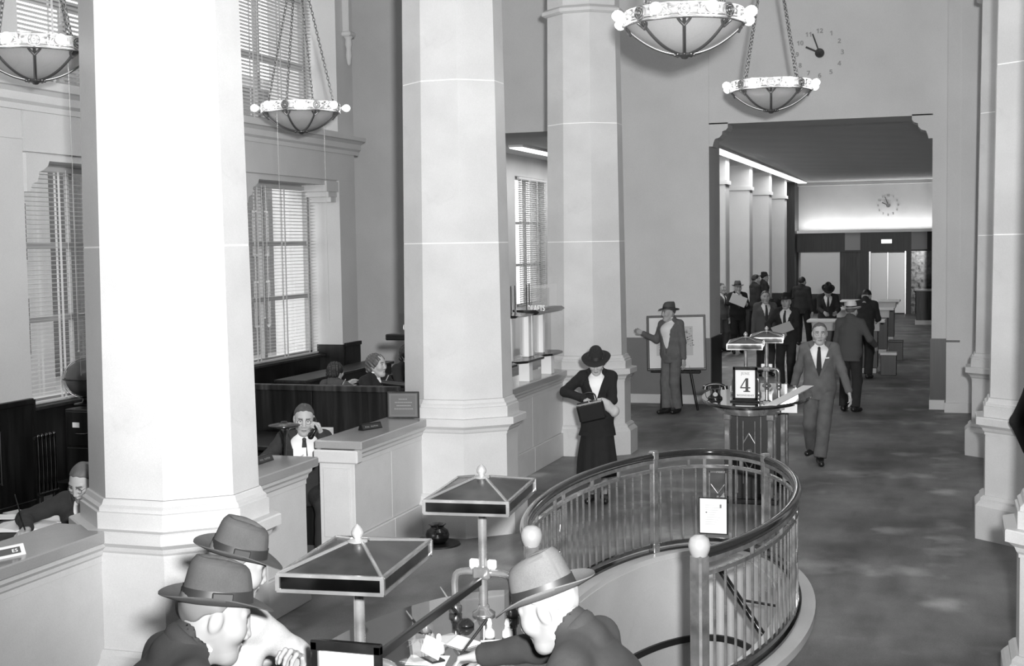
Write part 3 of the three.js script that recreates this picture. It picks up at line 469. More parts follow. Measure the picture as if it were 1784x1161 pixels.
const lampGeo = (() => { const w = 0.182, d = 0.285, y0 = 1.565, y1 = 1.618, ya = 1.672, g = {};
  const quad = (pts) => { const b = new THREE.BufferGeometry(); b.setAttribute('position', new THREE.Float32BufferAttribute([0, 1, 2, 0, 2, 3].flatMap(i => pts[Math.min(i, pts.length - 1)]), 3)); b.computeVertexNormals(); return b; };
  const r = 0.03, C = [[-w, y1, d], [w, y1, d], [w, y1, -d], [-w, y1, -d]], T = [[-r, ya, r], [r, ya, r], [r, ya, -r], [-r, ya, -r]];
  const slab = (p, th) => { // thin solid from a quad
    const a = p.map(q => V3(...q)), n = a[1].clone().sub(a[0]).cross(a[3].clone().sub(a[0])).normalize().multiplyScalar(-th), b = a.map(q => q.clone().add(n)), f = v => [v.x, v.y, v.z];
    return [quad(a.map(f)), quad([b[3], b[2], b[1], b[0]].map(f)), ...[0, 1, 2, 3].map(i => quad([a[(i + 1) % 4], a[i], b[i], b[(i + 1) % 4]].map(f)))]; };
  g.roof = [0, 1, 2, 3].map(i => { const j = (i + 1) % 4; return prep(slab([C[i], C[j], T[j], T[i]], 0.006)); });
  g.side = [prep(bx(-w + 0.008, w - 0.008, y0 + 0.006, y1, d - 0.006, d)), prep(bx(w - 0.006, w, y0 + 0.006, y1, -d + 0.008, d - 0.008)), prep(bx(-w + 0.008, w - 0.008, y0 + 0.006, y1, -d, -d + 0.006)), prep(bx(-w, -w + 0.006, y0 + 0.006, y1, -d + 0.008, d - 0.008))];
  g.hips = [0, 1, 2, 3].map(i => prep(bar(C[i], T[i], 0.008, 0.008, 6)));
  const fr = y => [bx(-w - 0.004, w + 0.004, y - 0.006, y + 0.006, d - 0.008, d + 0.004), bx(-w - 0.004, w + 0.004, y - 0.006, y + 0.006, -d - 0.004, -d + 0.008), bx(-w - 0.004, -w + 0.008, y - 0.006, y + 0.006, -d, d), bx(w - 0.008, w + 0.004, y - 0.006, y + 0.006, -d, d)];
  g.frame = prep([...fr(y0), ...fr(y1), ...[[-w, d], [w, d], [w, -d], [-w, -d]].map(([x, z]) => bx(x - 0.007, x + 0.007, y0, y1, z - 0.007, z + 0.007))]);
  g.finial = prep(lathe([[0.034, ya - 0.006], [0.036, ya + 0.003], [0.016, ya + 0.008], [0.012, ya + 0.013], [0.021, ya + 0.023], [0.023, ya + 0.033], [0.017, ya + 0.046], [0.008, ya + 0.056], [0.001, ya + 0.062]], 12));
  g.post = prep([bar([0, 1.055, 0], [0, ya - 0.01, 0], 0.02, 0.02, 16)]);
  g.base = prep([lathe([[0.05, 1.055], [0.052, 1.065], [0.03, 1.08], [0.024, 1.1], [0.001, 1.1]], 16)]);
  const px = 0.135, top = 1.245; g.arch = prep([tube([[-px, 1.06, 0], [-px, 1.15, 0], [-px, top - 0.045, 0], [-px + 0.012, top - 0.012, 0], [-px + 0.045, top, 0], [0, top, 0], [px - 0.045, top, 0], [px - 0.012, top - 0.012, 0], [px, top - 0.045, 0], [px, 1.15, 0], [px, 1.06, 0]], 0.017, 60, 10)]);
  g.clamp = prep(cb(-0.04, 0.04, top - 0.025, top + 0.03, -0.035, 0.035, 0.008)); g.feet = [-px, px].map(x => prep(lathe([[0.024, 1.055], [0.03, 1.06], [0.03, 1.085], [0.022, 1.09], [0.022, 1.1], [0.018, 1.105]], 12).translate(x, 0, 0)));
  g.studs = [-1, 1].map(k => prep(cb(k * 0.022, k * 0.062, top + 0.018, top + 0.06, -0.012, 0.012, 0.006)));
  return g; })();
function deskLamp(x, z, label, turn = 0.1) {
  const o = thing('desk_lamp', label, 'lamp', [x, 0, z]);
  part('base', lampGeo.base, M.brass, o); part('post', lampGeo.post, M.brass, o); part('arch', lampGeo.arch, M.brass, o); part('clamp', lampGeo.clamp, M.brass, o); for (const g of lampGeo.feet) part('arch_foot', g, M.brass, o); for (const g of lampGeo.studs) part('stud', g, M.white, o);
  const sh = new THREE.Group(); sh.name = 'shade'; sh.rotation.y = turn; o.add(sh);
  for (const g of lampGeo.roof) part('roof_panel', g, M.bronze, sh); for (const g of lampGeo.side) part('side_panel', g, M.brassDark, sh); for (const g of lampGeo.hips) part('hip_bead', g, M.brass, sh); part('edge_frame', lampGeo.frame, M.brass, sh); part('finial', lampGeo.finial, M.gilt, sh);
  return o;
}
const TZ = -4.82, TX = -1.88, DX = -1.92, DZ = -14.25;
desk(TX, TZ, 'oval glass-topped writing desk with men in hats leaning on it');
deskLamp(-1.95, -4.17, 'pyramid-shaded desk lamp standing behind the blank white card');
deskLamp(-1.95, -5.47, 'pyramid-shaded desk lamp in front of the spittoon');
desk(DX, DZ, 'oval glass-topped writing desk with the calendar and telephone');
deskLamp(-2.03, -14.15, 'bright pyramid-shaded desk lamp right above the calendar');
deskLamp(-1.93, -15.1, 'bright pyramid-shaded desk lamp behind the calendar lamp');
// long dark bar between the near lamps
{ const o = thing('divider_bar', 'dark slanting divider bar running between the two lamp arches', 'bar', [-1.95, 0, -4.82]);
  part('bar', cb(-0.012, 0.012, 1.2, 1.235, -0.6, 0.6, 0.004), M.black, o); part('glass_panel', bx(-0.003, 0.003, 1.06, 1.2, -0.59, 0.59), M.plateGlass, o); }
// calendars
function calendar(x, z, label, text) {
  const o = thing('desk_calendar', label, 'calendar', [x, 1.055, z]);
  part('frame', [cb(-0.125, -0.1, 0.02, 0.355, -0.012, 0.012, 0.003), cb(0.1, 0.125, 0.02, 0.355, -0.012, 0.012, 0.003), cb(-0.125, 0.125, 0.325, 0.36, -0.012, 0.012, 0.003), cb(-0.125, 0.125, 0.01, 0.04, -0.012, 0.012, 0.003), bx(-0.11, 0.11, 0.03, 0.34, -0.01, -0.004)], M.bronze, o);
  part('foot', cb(-0.15, 0.15, 0, 0.015, -0.05, 0.05, 0.003), M.bronze, o);
  const cv = document.createElement('canvas'); cv.width = 256; cv.height = 360; const c = cv.getContext('2d'); c.fillStyle = '#f4f4f4'; c.fillRect(0, 0, 256, 360);
  if (text) { c.fillStyle = '#999'; c.textAlign = 'center'; c.font = 'bold 44px serif'; c.fillText('JUNE', 128, 62); c.fillStyle = '#444'; c.font = 'bold 250px serif'; c.fillText('4', 128, 285); c.fillStyle = '#555'; c.font = 'bold 34px serif'; c.fillText('WEDNESDAY', 128, 342); }
  const t = new THREE.CanvasTexture(cv); t.colorSpace = THREE.SRGBColorSpace;
  part('card', new THREE.PlaneGeometry(0.2, 0.285).translate(0, 0.1825, -0.0035), mat(0.95, 0.7, { map: t }), o, true);
}
calendar(-1.95, -13.55, 'framed desk calendar showing the large number 4', true);
{ const p = atDepth(603, 1127, 4.32); calendar(p.x, p.z, 'plain white card in a thin frame before the desk lamp', false); }
// telephones
function telephone(pos, turn, label) {
  const o = thing('telephone', label, 'telephone', pos, turn);
  part('body', [lathe([[0.001, 0], [0.075, 0], [0.078, 0.012], [0.06, 0.03], [0.035, 0.06], [0.03, 0.085], [0.045, 0.1], [0.001, 0.1]], 18).scale(1, 1, 0.85)], M.bakelite, o);
  part('cradle', [cb(-0.06, -0.04, 0.09, 0.135, -0.012, 0.012, 0.004), cb(0.04, 0.06, 0.09, 0.135, -0.012, 0.012, 0.004), cb(-0.06, 0.06, 0.09, 0.105, -0.012, 0.012, 0.004)], M.bakelite, o);
  const hs = part('handset', [tube([[-0.1, 0.13, 0], [-0.05, 0.15, 0], [0.05, 0.15, 0], [0.1, 0.13, 0]], 0.014, 16, 8), bar([-0.1, 0.135, 0], [-0.105, 0.1, 0.0], 0.028, 0.033, 14), bar([0.1, 0.135, 0], [0.105, 0.1, 0], 0.028, 0.033, 14)], M.bakelite, o);
  part('dial', [new THREE.CylinderGeometry(0.024, 0.028, 0.006, 18).rotateX(1.0).translate(0, 0.05, 0.055)], M.chrome, o);
  part('cord', tube([[0.04, 0.01, 0.06], [0.06, 0.006, 0.09], [0.01, 0.006, 0.11], [-0.04, 0.008, 0.1], [-0.09, 0.02, 0.06], [-0.107, 0.1, 0.01]], 0.0035, 30, 5), M.brassDark, o);
  return o;
}
{ const p = atH(1246, 695, 1.055); telephone([p.x, 1.055, p.z], 0.2, 'black telephone standing on the far oval desk'); }
// near desk clutter
{ const H0 = 1.056;
  const P = (x, y, h = H0) => atH(x, y, h);
  const sheet = (name, label, cat, x, y, w, d, turn, m = M.paper, th = 0.003) => { const p = P(x, y); const o = solo(name, cb(-w / 2, w / 2, 0, th, -d / 2, d / 2, 0.001), m, label, cat); o.position.set(p.x, H0, p.z); o.rotation.y = turn; return o; };
  sheet('deposit_slip', 'white slip lying under the writing man in the pale hat', 'paper', 872, 1122, 0.16, 0.1, 0.4);
  sheet('deposit_slip', 'crumpled pale slip by the lamp arch foot on the near desk', 'paper', 795, 1118, 0.2, 0.12, -0.5);
  sheet('deposit_slip', 'loose white slip beside the card holder on the near desk', 'paper', 745, 1152, 0.16, 0.12, 0.2, M.paper, 0.004);
  { const p = P(748, 1148), o = thing('card_holder', 'slanted rack of small white cards on the near desk', 'rack', [p.x, H0, p.z], -0.7); part('tray', cb(-0.08, 0.08, 0, 0.012, -0.03, 0.03, 0.003), M.black, o); for (let i = 0; i < 3; i++) { const c = part('card', bx(-0.022, 0.022, 0, 0.07, -0.002, 0.002), M.paper, o); c.position.set(-0.05 + i * 0.05, 0.012, 0); c.rotation.x = -0.4; } }
  const pen = (x0, y0, x1, y1, h1, label) => { const a = P(x0, y0), b = atZ(x1, y1, a.z - 0.06); const o = thing('desk_pen', label, 'pen'); const mid = a.clone().lerp(b, 0.62); part('grip', bar(a, mid, 0.005, 0.006), M.black, o); part('barrel', bar(mid, b, 0.005, 0.003), M.brass, o); const w = part('holder', [lathe([[0.001, 0], [0.035, 0], [0.036, 0.012], [0.02, 0.03], [0.012, 0.035], [0.001, 0.035]], 14).translate(a.x, H0, a.z)], M.bakelite, o); return o; };
  pen(812, 1092, 767, 1023, 0, 'slanted desk pen in a holder beside the lamp arch');
  pen(738, 1106, 708, 1065, 0, 'slanted desk pen in a holder above the card rack');
  for (const [x, y, label] of [[853, 1112, 'glass inkwell in front of the lamp post on the near desk'], [884, 1112, 'tall white inkwell bottle beside the writing man'], [765, 1140, 'small glass inkwell beside the card rack']]) { const p = P(x, y), o = thing('inkwell', label, 'inkwell', [p.x, H0, p.z]); part('jar', lathe([[0.001, 0], [0.022, 0], [0.024, 0.01], [0.022, 0.03], [0.012, 0.042], [0.012, 0.05], [0.001, 0.05]], 14), M.pearl, o); part('stopper', lathe([[0.009, 0.05], [0.012, 0.06], [0.008, 0.08], [0.001, 0.084]], 10), M.white, o); }
  // far desk papers
  { const a = atH(1383, 672, 1.056), b = atH(1350, 707, 1.056); const s = new THREE.Shape(); const o = solo('paper_strip', [bx(-0.06, 0.06, 0, 0.004, -Math.abs(b.z - a.z) / 2, Math.abs(b.z - a.z) / 2)], M.paper, 'long white paper strip lying on the far oval desk', 'paper'); o.position.set((a.x + b.x) / 2 + 0.06, 1.056, (a.z + b.z) / 2); o.rotation.y = -0.1; }
  { const p = atH(1375, 712, 0.985); const o = solo('hanging_form', cb(-0.08, 0.08, -0.045, 0.045, -0.004, 0.004, 0.001), M.paper, 'white form clipped under the edge of the far oval desk', 'paper'); o.position.copy(p); }
}

// ================================================================ PEOPLE: distance-field bodies
const smin = (a, b, k) => { const h = Math.max(k - Math.abs(a - b), 0) / k; return Math.min(a, b) - h * h * k * 0.25; };
const smax = (a, b, k) => -smin(-a, -b, k);
function rc(px, py, pz, a, b, ra, rb) { const bx_ = b.x - a.x, by = b.y - a.y, bz = b.z - a.z, qx = px - a.x, qy = py - a.y, qz = pz - a.z; const t = clamp((qx * bx_ + qy * by + qz * bz) / (bx_ * bx_ + by * by + bz * bz + 1e-9)); const dx = qx - bx_ * t, dy = qy - by * t, dz = qz - bz * t; return Math.sqrt(dx * dx + dy * dy + dz * dz) - (ra + (rb - ra) * t); }
const eld = (x, y, z, cx, cy, cz, rx, ry, rz) => { const a = (x - cx) / rx, b = (y - cy) / ry, c = (z - cz) / rz, k = Math.sqrt(a * a + b * b + c * c); return (k - 1) * Math.min(rx, ry, rz); };
function surface(fn, lo, hi, h, colorFn) { // naive surface nets
  const nx = Math.ceil((hi[0] - lo[0]) / h) + 1, ny = Math.ceil((hi[1] - lo[1]) / h) + 1, nz = Math.ceil((hi[2] - lo[2]) / h) + 1, N = nx * ny * nz, D = new Float32Array(N), I = new Int32Array(N).fill(-1);
  const B = 4; // coarse skip
  for (let bz = 0; bz < nz; bz += B) for (let by = 0; by < ny; by += B) for (let bxx = 0; bxx < nx; bxx += B) {
    const c = fn(lo[0] + (bxx + B / 2 - 0.5) * h, lo[1] + (by + B / 2 - 0.5) * h, lo[2] + (bz + B / 2 - 0.5) * h);
    const far = Math.abs(c) > h * B * 1.6 + 0.012;
    for (let z = bz; z < Math.min(nz, bz + B); z++) for (let y = by; y < Math.min(ny, by + B); y++) for (let x = bxx; x < Math.min(nx, bxx + B); x++) D[(z * ny + y) * nx + x] = far ? c : fn(lo[0] + x * h, lo[1] + y * h, lo[2] + z * h);
  }
  const P = [], T = [], sy = nx, sz = nx * ny, E = [[0, 1], [2, 3], [4, 5], [6, 7], [0, 2], [1, 3], [4, 6], [5, 7], [0, 4], [1, 5], [2, 6], [3, 7]];
  for (let z = 0; z < nz - 1; z++) for (let y = 0; y < ny - 1; y++) for (let x = 0; x < nx - 1; x++) {
    const k = (z * ny + y) * nx + x, v = [D[k], D[k + 1], D[k + sy], D[k + sy + 1], D[k + sz], D[k + sz + 1], D[k + sz + sy], D[k + sz + sy + 1]];
    let m = 0; for (let i = 0; i < 8; i++) if (v[i] < 0) m |= 1 << i; if (m === 0 || m === 255) continue;
    let ax = 0, ay = 0, az = 0, n = 0;
    for (const [p, q] of E) if ((v[p] < 0) !== (v[q] < 0)) { const t = v[p] / (v[p] - v[q]); const x0 = p & 1, y0 = (p >> 1) & 1, z0 = p >> 2; ax += x0 + ((q & 1) - x0) * t; ay += y0 + (((q >> 1) & 1) - y0) * t; az += z0 + ((q >> 2) - z0) * t; n++; }
    I[k] = P.length / 3; P.push(lo[0] + (x + ax / n) * h, lo[1] + (y + ay / n) * h, lo[2] + (z + az / n) * h);
  }
  const quad = (a, b, c, d, f) => { if (a < 0 || b < 0 || c < 0 || d < 0) return; f ? T.push(a, b, c, a, c, d) : T.push(a, c, b, a, d, c); };
  for (let z = 1; z < nz - 1; z++) for (let y = 1; y < ny - 1; y++) for (let x = 1; x < nx - 1; x++) {
    const k = (z * ny + y) * nx + x, s = D[k] < 0;
    if (s !== D[k + 1] < 0) quad(I[k], I[k - sy], I[k - sy - sz], I[k - sz], s);
    if (s !== D[k + sy] < 0) quad(I[k], I[k - sz], I[k - sz - 1], I[k - 1], s);
    if (s !== D[k + sz] < 0) quad(I[k], I[k - 1], I[k - 1 - sy], I[k - sy], s);
  }
  const g = new THREE.BufferGeometry(); g.setAttribute('position', new THREE.Float32BufferAttribute(P, 3)); g.setIndex(T); g.computeVertexNormals();
  const nrm = g.attributes.normal, e = h * 0.4; for (let i = 0; i < P.length; i += 3) { const gx = fn(P[i] + e, P[i + 1], P[i + 2]) - fn(P[i] - e, P[i + 1], P[i + 2]), gy = fn(P[i], P[i + 1] + e, P[i + 2]) - fn(P[i], P[i + 1] - e, P[i + 2]), gz = fn(P[i], P[i + 1], P[i + 2] + e) - fn(P[i], P[i + 1], P[i + 2] - e), l = Math.hypot(gx, gy, gz) || 1; nrm.setXYZ(i / 3, gx / l, gy / l, gz / l); }
  if (colorFn) { const C = new Float32Array(P.length); for (let i = 0; i < P.length; i += 3) { const c = colorFn(P[i], P[i + 1], P[i + 2]); C[i] = C[i + 1] = C[i + 2] = c; } g.setAttribute('color', new THREE.BufferAttribute(C, 3)); }
  return g;
}
const SK = 0.40; // skin tone
const mir = (f) => (x, y, z) => f(Math.abs(x), y, z);
function headSdf(x0, y, z) { const x = Math.abs(x0), v = (a, b, c) => ({ x: a, y: b, z: c });
  let d = eld(x, y, z, 0, 0.036, -0.014, 0.077, 0.09, 0.098);
  d = smin(d, rc(x, y, z, v(0, -0.01, 0.035), v(0, -0.08, 0.052), 0.06, 0.04), 0.04);
  d = smin(d, rc(x, y, z, v(0.052, -0.035, 0.0), v(0.02, -0.096, 0.055), 0.022, 0.02), 0.03);
  d = smin(d, eld(x, y, z, 0.042, -0.02, 0.06, 0.025, 0.025, 0.025), 0.03);
  d = smin(d, rc(x, y, z, v(0, 0.035, 0.078), v(0.042, 0.036, 0.066), 0.0125, 0.011), 0.012);
  d = smax(d, -(Math.hypot(x - 0.031, y - 0.013, z - 0.101) - 0.018), 0.012);
  d = smin(d, Math.hypot(x - 0.031, y - 0.013, z - 0.074) - 0.0135, 0.004);
  d = smin(d, rc(x, y, z, v(0, 0.02, 0.088), v(0, -0.024, 0.105), 0.008, 0.0115), 0.012);
  d = smin(d, Math.hypot(x - 0.012, y + 0.031, z - 0.099) - 0.009, 0.008);
  d = smin(d, rc(x, y, z, v(0, -0.058, 0.094), v(0.02, -0.061, 0.083), 0.0065, 0.005), 0.006);
  d = smin(d, rc(x, y, z, v(0, -0.072, 0.092), v(0.017, -0.07, 0.083), 0.0075, 0.005), 0.006);
  d = smin(d, Math.hypot(x, y + 0.1, z - 0.073) - 0.021, 0.02);
  d = smin(d, eld(x, y, z, 0.079, 0.002, -0.012, 0.011, 0.033, 0.02), 0.008);
  d = smin(d, rc(x, y, z, v(0, -0.04, -0.022), v(0, -0.17, -0.04), 0.054, 0.056), 0.035);
  return d; }
function headCol(x0, y, z) { const x = Math.abs(x0); if (z > 0.05) { const e = Math.hypot(x - 0.031, y - 0.013); if (e < 0.0055) return 0.03; if (e < 0.0105 && Math.abs(y - 0.012) < 0.0045) return SK * 1.05; if (e < 0.013 && y > 0.015) return SK * 0.55; if (Math.abs(y - 0.034 + (x - 0.03) * 0.1) < 0.006 && x > 0.012 && x < 0.05) return SK * 0.3; if (Math.abs(y + 0.065) < 0.009 && x < 0.021 && z > 0.08) return SK * 0.55; } return SK; }
const headCache = {}; const headGeo = c => headCache[c] || (headCache[c] = surface(headSdf, [-0.1, -0.2, -0.13], [0.1, 0.14, 0.135], c, headCol));
const hairCache = {};
function hairGeo(style, c) { const key = style + c; if (hairCache[key]) return hairCache[key];
  const f = (x, y, z) => { const n = Math.sin(x * 90 + z * 40) * Math.sin(y * 70 + z * 60) * 0.002;
    if (style === 'short') { const d = eld(x, y, z, 0, 0.038, -0.016, 0.083, 0.094, 0.102) + n; const k = -(0.18 * y - 0.125 * z - 0.0065 - 0.05 * Math.max(0, z) * (Math.abs(x) > 0.03 ? 1 + (Math.abs(x) - 0.03) * 20 : 1)) / 0.219 + n * 2 + 0.002 * Math.sin(x * 160); return smax(smax(d, k, 0.008), -(Math.hypot(Math.abs(x) - 0.082, y - 0.002, z + 0.0) - 0.022), 0.01); }
    if (style === 'thin') { const d = eld(x, y, z, 0, 0.036, -0.016, 0.0805, 0.0905, 0.1) + n; const k = -(0.18 * y - 0.16 * z + 0.006) / 0.24, t = smax(d, k, 0.006); return smax(t, y - 0.085, 0.01); }
    const w = Math.sin(x * 130 + y * 60) * Math.sin(z * 120 + y * 90) * 0.006; // waved bob
    let d = eld(x, y, z, 0, 0.03, -0.026, 0.098, 0.102, 0.11) + w; d = smin(d, eld(x, y, z, 0, -0.045, -0.07, 0.085, 0.05, 0.055) + w, 0.03); const k = -(0.16 * y - 0.2 * z + 0.004 + 0.25 * Math.max(0, Math.abs(x) - 0.05)) / 0.256; return smax(d, k, 0.01); };
  return hairCache[key] = surface(f, [-0.13, -0.12, -0.16], [0.13, 0.16, 0.12], c); }
const handCache = {};
function handGeo(pose, c) { const key = pose + c; if (handCache[key]) return handCache[key];
  const curl = { relaxed: [0.35, 0.45, 0.3], grip: [1.0, 1.2, 0.7], open: [0.12, 0.15, 0.1], pen: [0.75, 0.8, 0.4] }[pose];
  const S = [], add = (a, b, ra, rb) => S.push([a, b, ra, rb]); const F = [[0.031, 0.088, [0.042, 0.025, 0.02], 0.0088], [0.011, 0.092, [0.046, 0.029, 0.021], 0.009], [-0.01, 0.088, [0.042, 0.027, 0.02], 0.0086], [-0.03, 0.078, [0.033, 0.021, 0.018], 0.0076]];
  F.forEach(([x, z, L, r], i) => { let p = V3(x, 0, z), a = 0; add(V3(x * 0.5, 0, 0.005), p, 0.0155, 0.0115); const sp = (x) * 1.6 * (pose === 'open' ? 1.6 : 0.5), ex = i === 3 ? 1.15 : i === 0 && pose === 'pen' ? 0.7 : 1; for (let k = 0; k < 3; k++) { a += curl[k] * ex; const q = p.clone().add(V3(Math.sin(sp) * L[k], -Math.sin(a) * L[k], Math.cos(a) * L[k])); add(p, q, r * (1 - 0.08 * k), r * (1 - 0.08 * (k + 1))); p = q; } });
  const tb = pose === 'open' ? 0.03 : 0.012; add(V3(0.018, -0.006, 0.018), V3(0.042, -0.014, 0.05), 0.015, 0.012); add(V3(0.042, -0.014, 0.05), V3(0.05 + tb * 0.4, -0.024, 0.08), 0.0115, 0.0098); add(V3(0.05 + tb * 0.4, -0.024, 0.08), V3(0.048 + tb * 0.5, -0.034, 0.105), 0.0098, 0.008);
  const f = (x, y, z) => { let d = rc(x, y, z, V3(0, 0, -0.04), V3(0, 0, 0.02), 0.026, 0.026); d = Math.max(d, Math.abs(y) - 0.02); for (let i = 0; i < S.length; i++) { const s = S[i], e = rc(x, y, z, s[0], s[1], s[2], s[3]); d = smin(d, e, s[2] > 0.0155 - 1e-6 ? 0.012 : 0.004); } return d; };
  return handCache[key] = surface(f, [-0.075, -0.12, -0.075], [0.095, 0.04, 0.2], c, () => SK); }
function hatGeos(o = {}) { const R = [0.083, 0.103], h = o.h || 0.115, bw = o.brim || 0.06, N = 36, top = 1 - (o.tap ?? 0.2);
  const crown = (() => { const P = [], rows = 16, pt = (i, j) => { const a = j / N * Math.PI * 2, s = Math.sin(a), c = Math.cos(a); if (i <= 9) { const t = i / 9, sc = lerp(1, top, t * t * 0.6 + t * 0.4); const rnd_ = t > 0.8 ? 1 - 0.12 * ((t - 0.8) / 0.2) ** 2 : 1, pinch = (1 - 0.26 * t * t * Math.max(0, c) * (o.pinch ?? 1)) * rnd_; return [R[0] * sc * s * pinch, h * (t - 0.004 * (1 - t)) + 0.012 * t * t * -c, R[1] * sc * c * rnd_]; } const t = (i - 9) / (rows - 9), sc = top * 0.88 * (1 - t * 0.999); const x = R[0] * sc * s * (1 - 0.26 * Math.max(0, c) * (o.pinch ?? 1) * (1 - t)), z = R[1] * sc * c; const edge = 0.010 * Math.sin(Math.min(1, t * 2.2) * Math.PI / 2); const dent = (o.dent ?? 0.042) * Math.exp(-(x * x) / (0.024 * 0.024)) * sm(clamp(t * 2.2)) * (0.75 + 0.4 * (z / 0.08)); return [x, h + edge - dent - 0.012 * (z / R[1]) , z]; };
    for (let i = 0; i < rows; i++) for (let j = 0; j < N; j++) { const a = pt(i, j), b = pt(i, j + 1), c = pt(i + 1, j + 1), d = pt(i + 1, j); P.push(...a, ...b, ...c, ...a, ...c, ...d); } const g = new THREE.BufferGeometry(); g.setAttribute('position', new THREE.Float32BufferAttribute(P, 3)); return toCreasedNormals(g, 0.9); })();
  const brim = (() => { const P = [], up = o.curl ?? 0.026, K = 6; const pt = (k, j, side) => { const a = j / N * Math.PI * 2, s = Math.sin(a), c = Math.cos(a), t = k / K, r0 = R[0] * 0.97 + (bw) * t * (1 - 0.12 * Math.abs(c)), r1 = R[1] * 0.97 + (bw + 0.008) * t; const y = up * t * t * (s * s) + (o.back ?? 0.012) * t * t * Math.max(0, -c) - (o.snap ?? 0.022) * t * t * Math.max(0, c); return [r0 * s, y + (side ? -0.0035 : 0), r1 * c]; };
    const Q = (a, b, c, d) => P.push(...a, ...b, ...c, ...a, ...c, ...d); for (let j = 0; j < N; j++) { for (let k = 0; k < K; k++) { Q(pt(k, j, 0), pt(k + 1, j, 0), pt(k + 1, j + 1, 0), pt(k, j + 1, 0)); Q(pt(k, j + 1, 1), pt(k + 1, j + 1, 1), pt(k + 1, j, 1), pt(k, j, 1)); } Q(pt(K, j, 0), pt(K, j, 1), pt(K, j + 1, 1), pt(K, j + 1, 0)); } const g = new THREE.BufferGeometry(); g.setAttribute('position', new THREE.Float32BufferAttribute(P, 3)); return toCreasedNormals(g, 0.9); })();
  const band = (() => { const P = [], bh = o.band || 0.036; const pt = (y, j) => { const a = j / N * Math.PI * 2, t = y / h, sc = lerp(1, top, t * t * 0.6 + t * 0.4) + 0.022; const c = Math.cos(a), pinch = 1 - 0.16 * t * Math.max(0, c) * (o.pinch ?? 1); return [R[0] * sc * Math.sin(a) * pinch, y, R[1] * sc * c]; }; for (let j = 0; j < N; j++) { const a = pt(0.001, j), b = pt(0.001, j + 1), c = pt(bh, j + 1), d = pt(bh, j); P.push(...a, ...b, ...c, ...a, ...c, ...d); } const g = new THREE.BufferGeometry(); g.setAttribute('position', new THREE.Float32BufferAttribute(P, 3)); const t = toCreasedNormals(g, 0.9); return [t, cb(-0.006, 0.006, 0.004, 0.034, -0.03, 0.03, 0.003).translate(-R[0] * 1.02, 0, 0)]; })();
  return { crown: prep(crown), brim: prep(brim), band: prep(band) }; }
const fedora = hatGeos(), wideHat = hatGeos({ brim: 0.078, h: 0.105, curl: 0.012, snap: 0.03, dent: 0.02, tap: 0.25 }), panama = hatGeos({ brim: 0.062, h: 0.11, curl: 0.03 });
function addHat(parent, H, m, band, pos, rot) { const g = new THREE.Group(); g.name = 'hat'; parent.add(g); g.position.set(...pos); g.rotation.set(...rot); part('crown', H.crown, m, g); part('brim', H.brim, m, g); part('hat_band', H.band, band, g); return g; }
function ik(a, b, l1, l2, pole) { const d = b.clone().sub(a); let L = d.length(); const mx = (l1 + l2) * 0.998; if (L > mx) { d.multiplyScalar(mx / L); L = mx; } const end = a.clone().add(d), u = d.clone().normalize(), x = (l1 * l1 - l2 * l2 + L * L) / (2 * L), y = Math.sqrt(Math.max(0, l1 * l1 - x * x)); const p = pole.clone().addScaledVector(u, -pole.dot(u)).normalize(); return [a.clone().addScaledVector(u, x).addScaledVector(p, y), end]; }

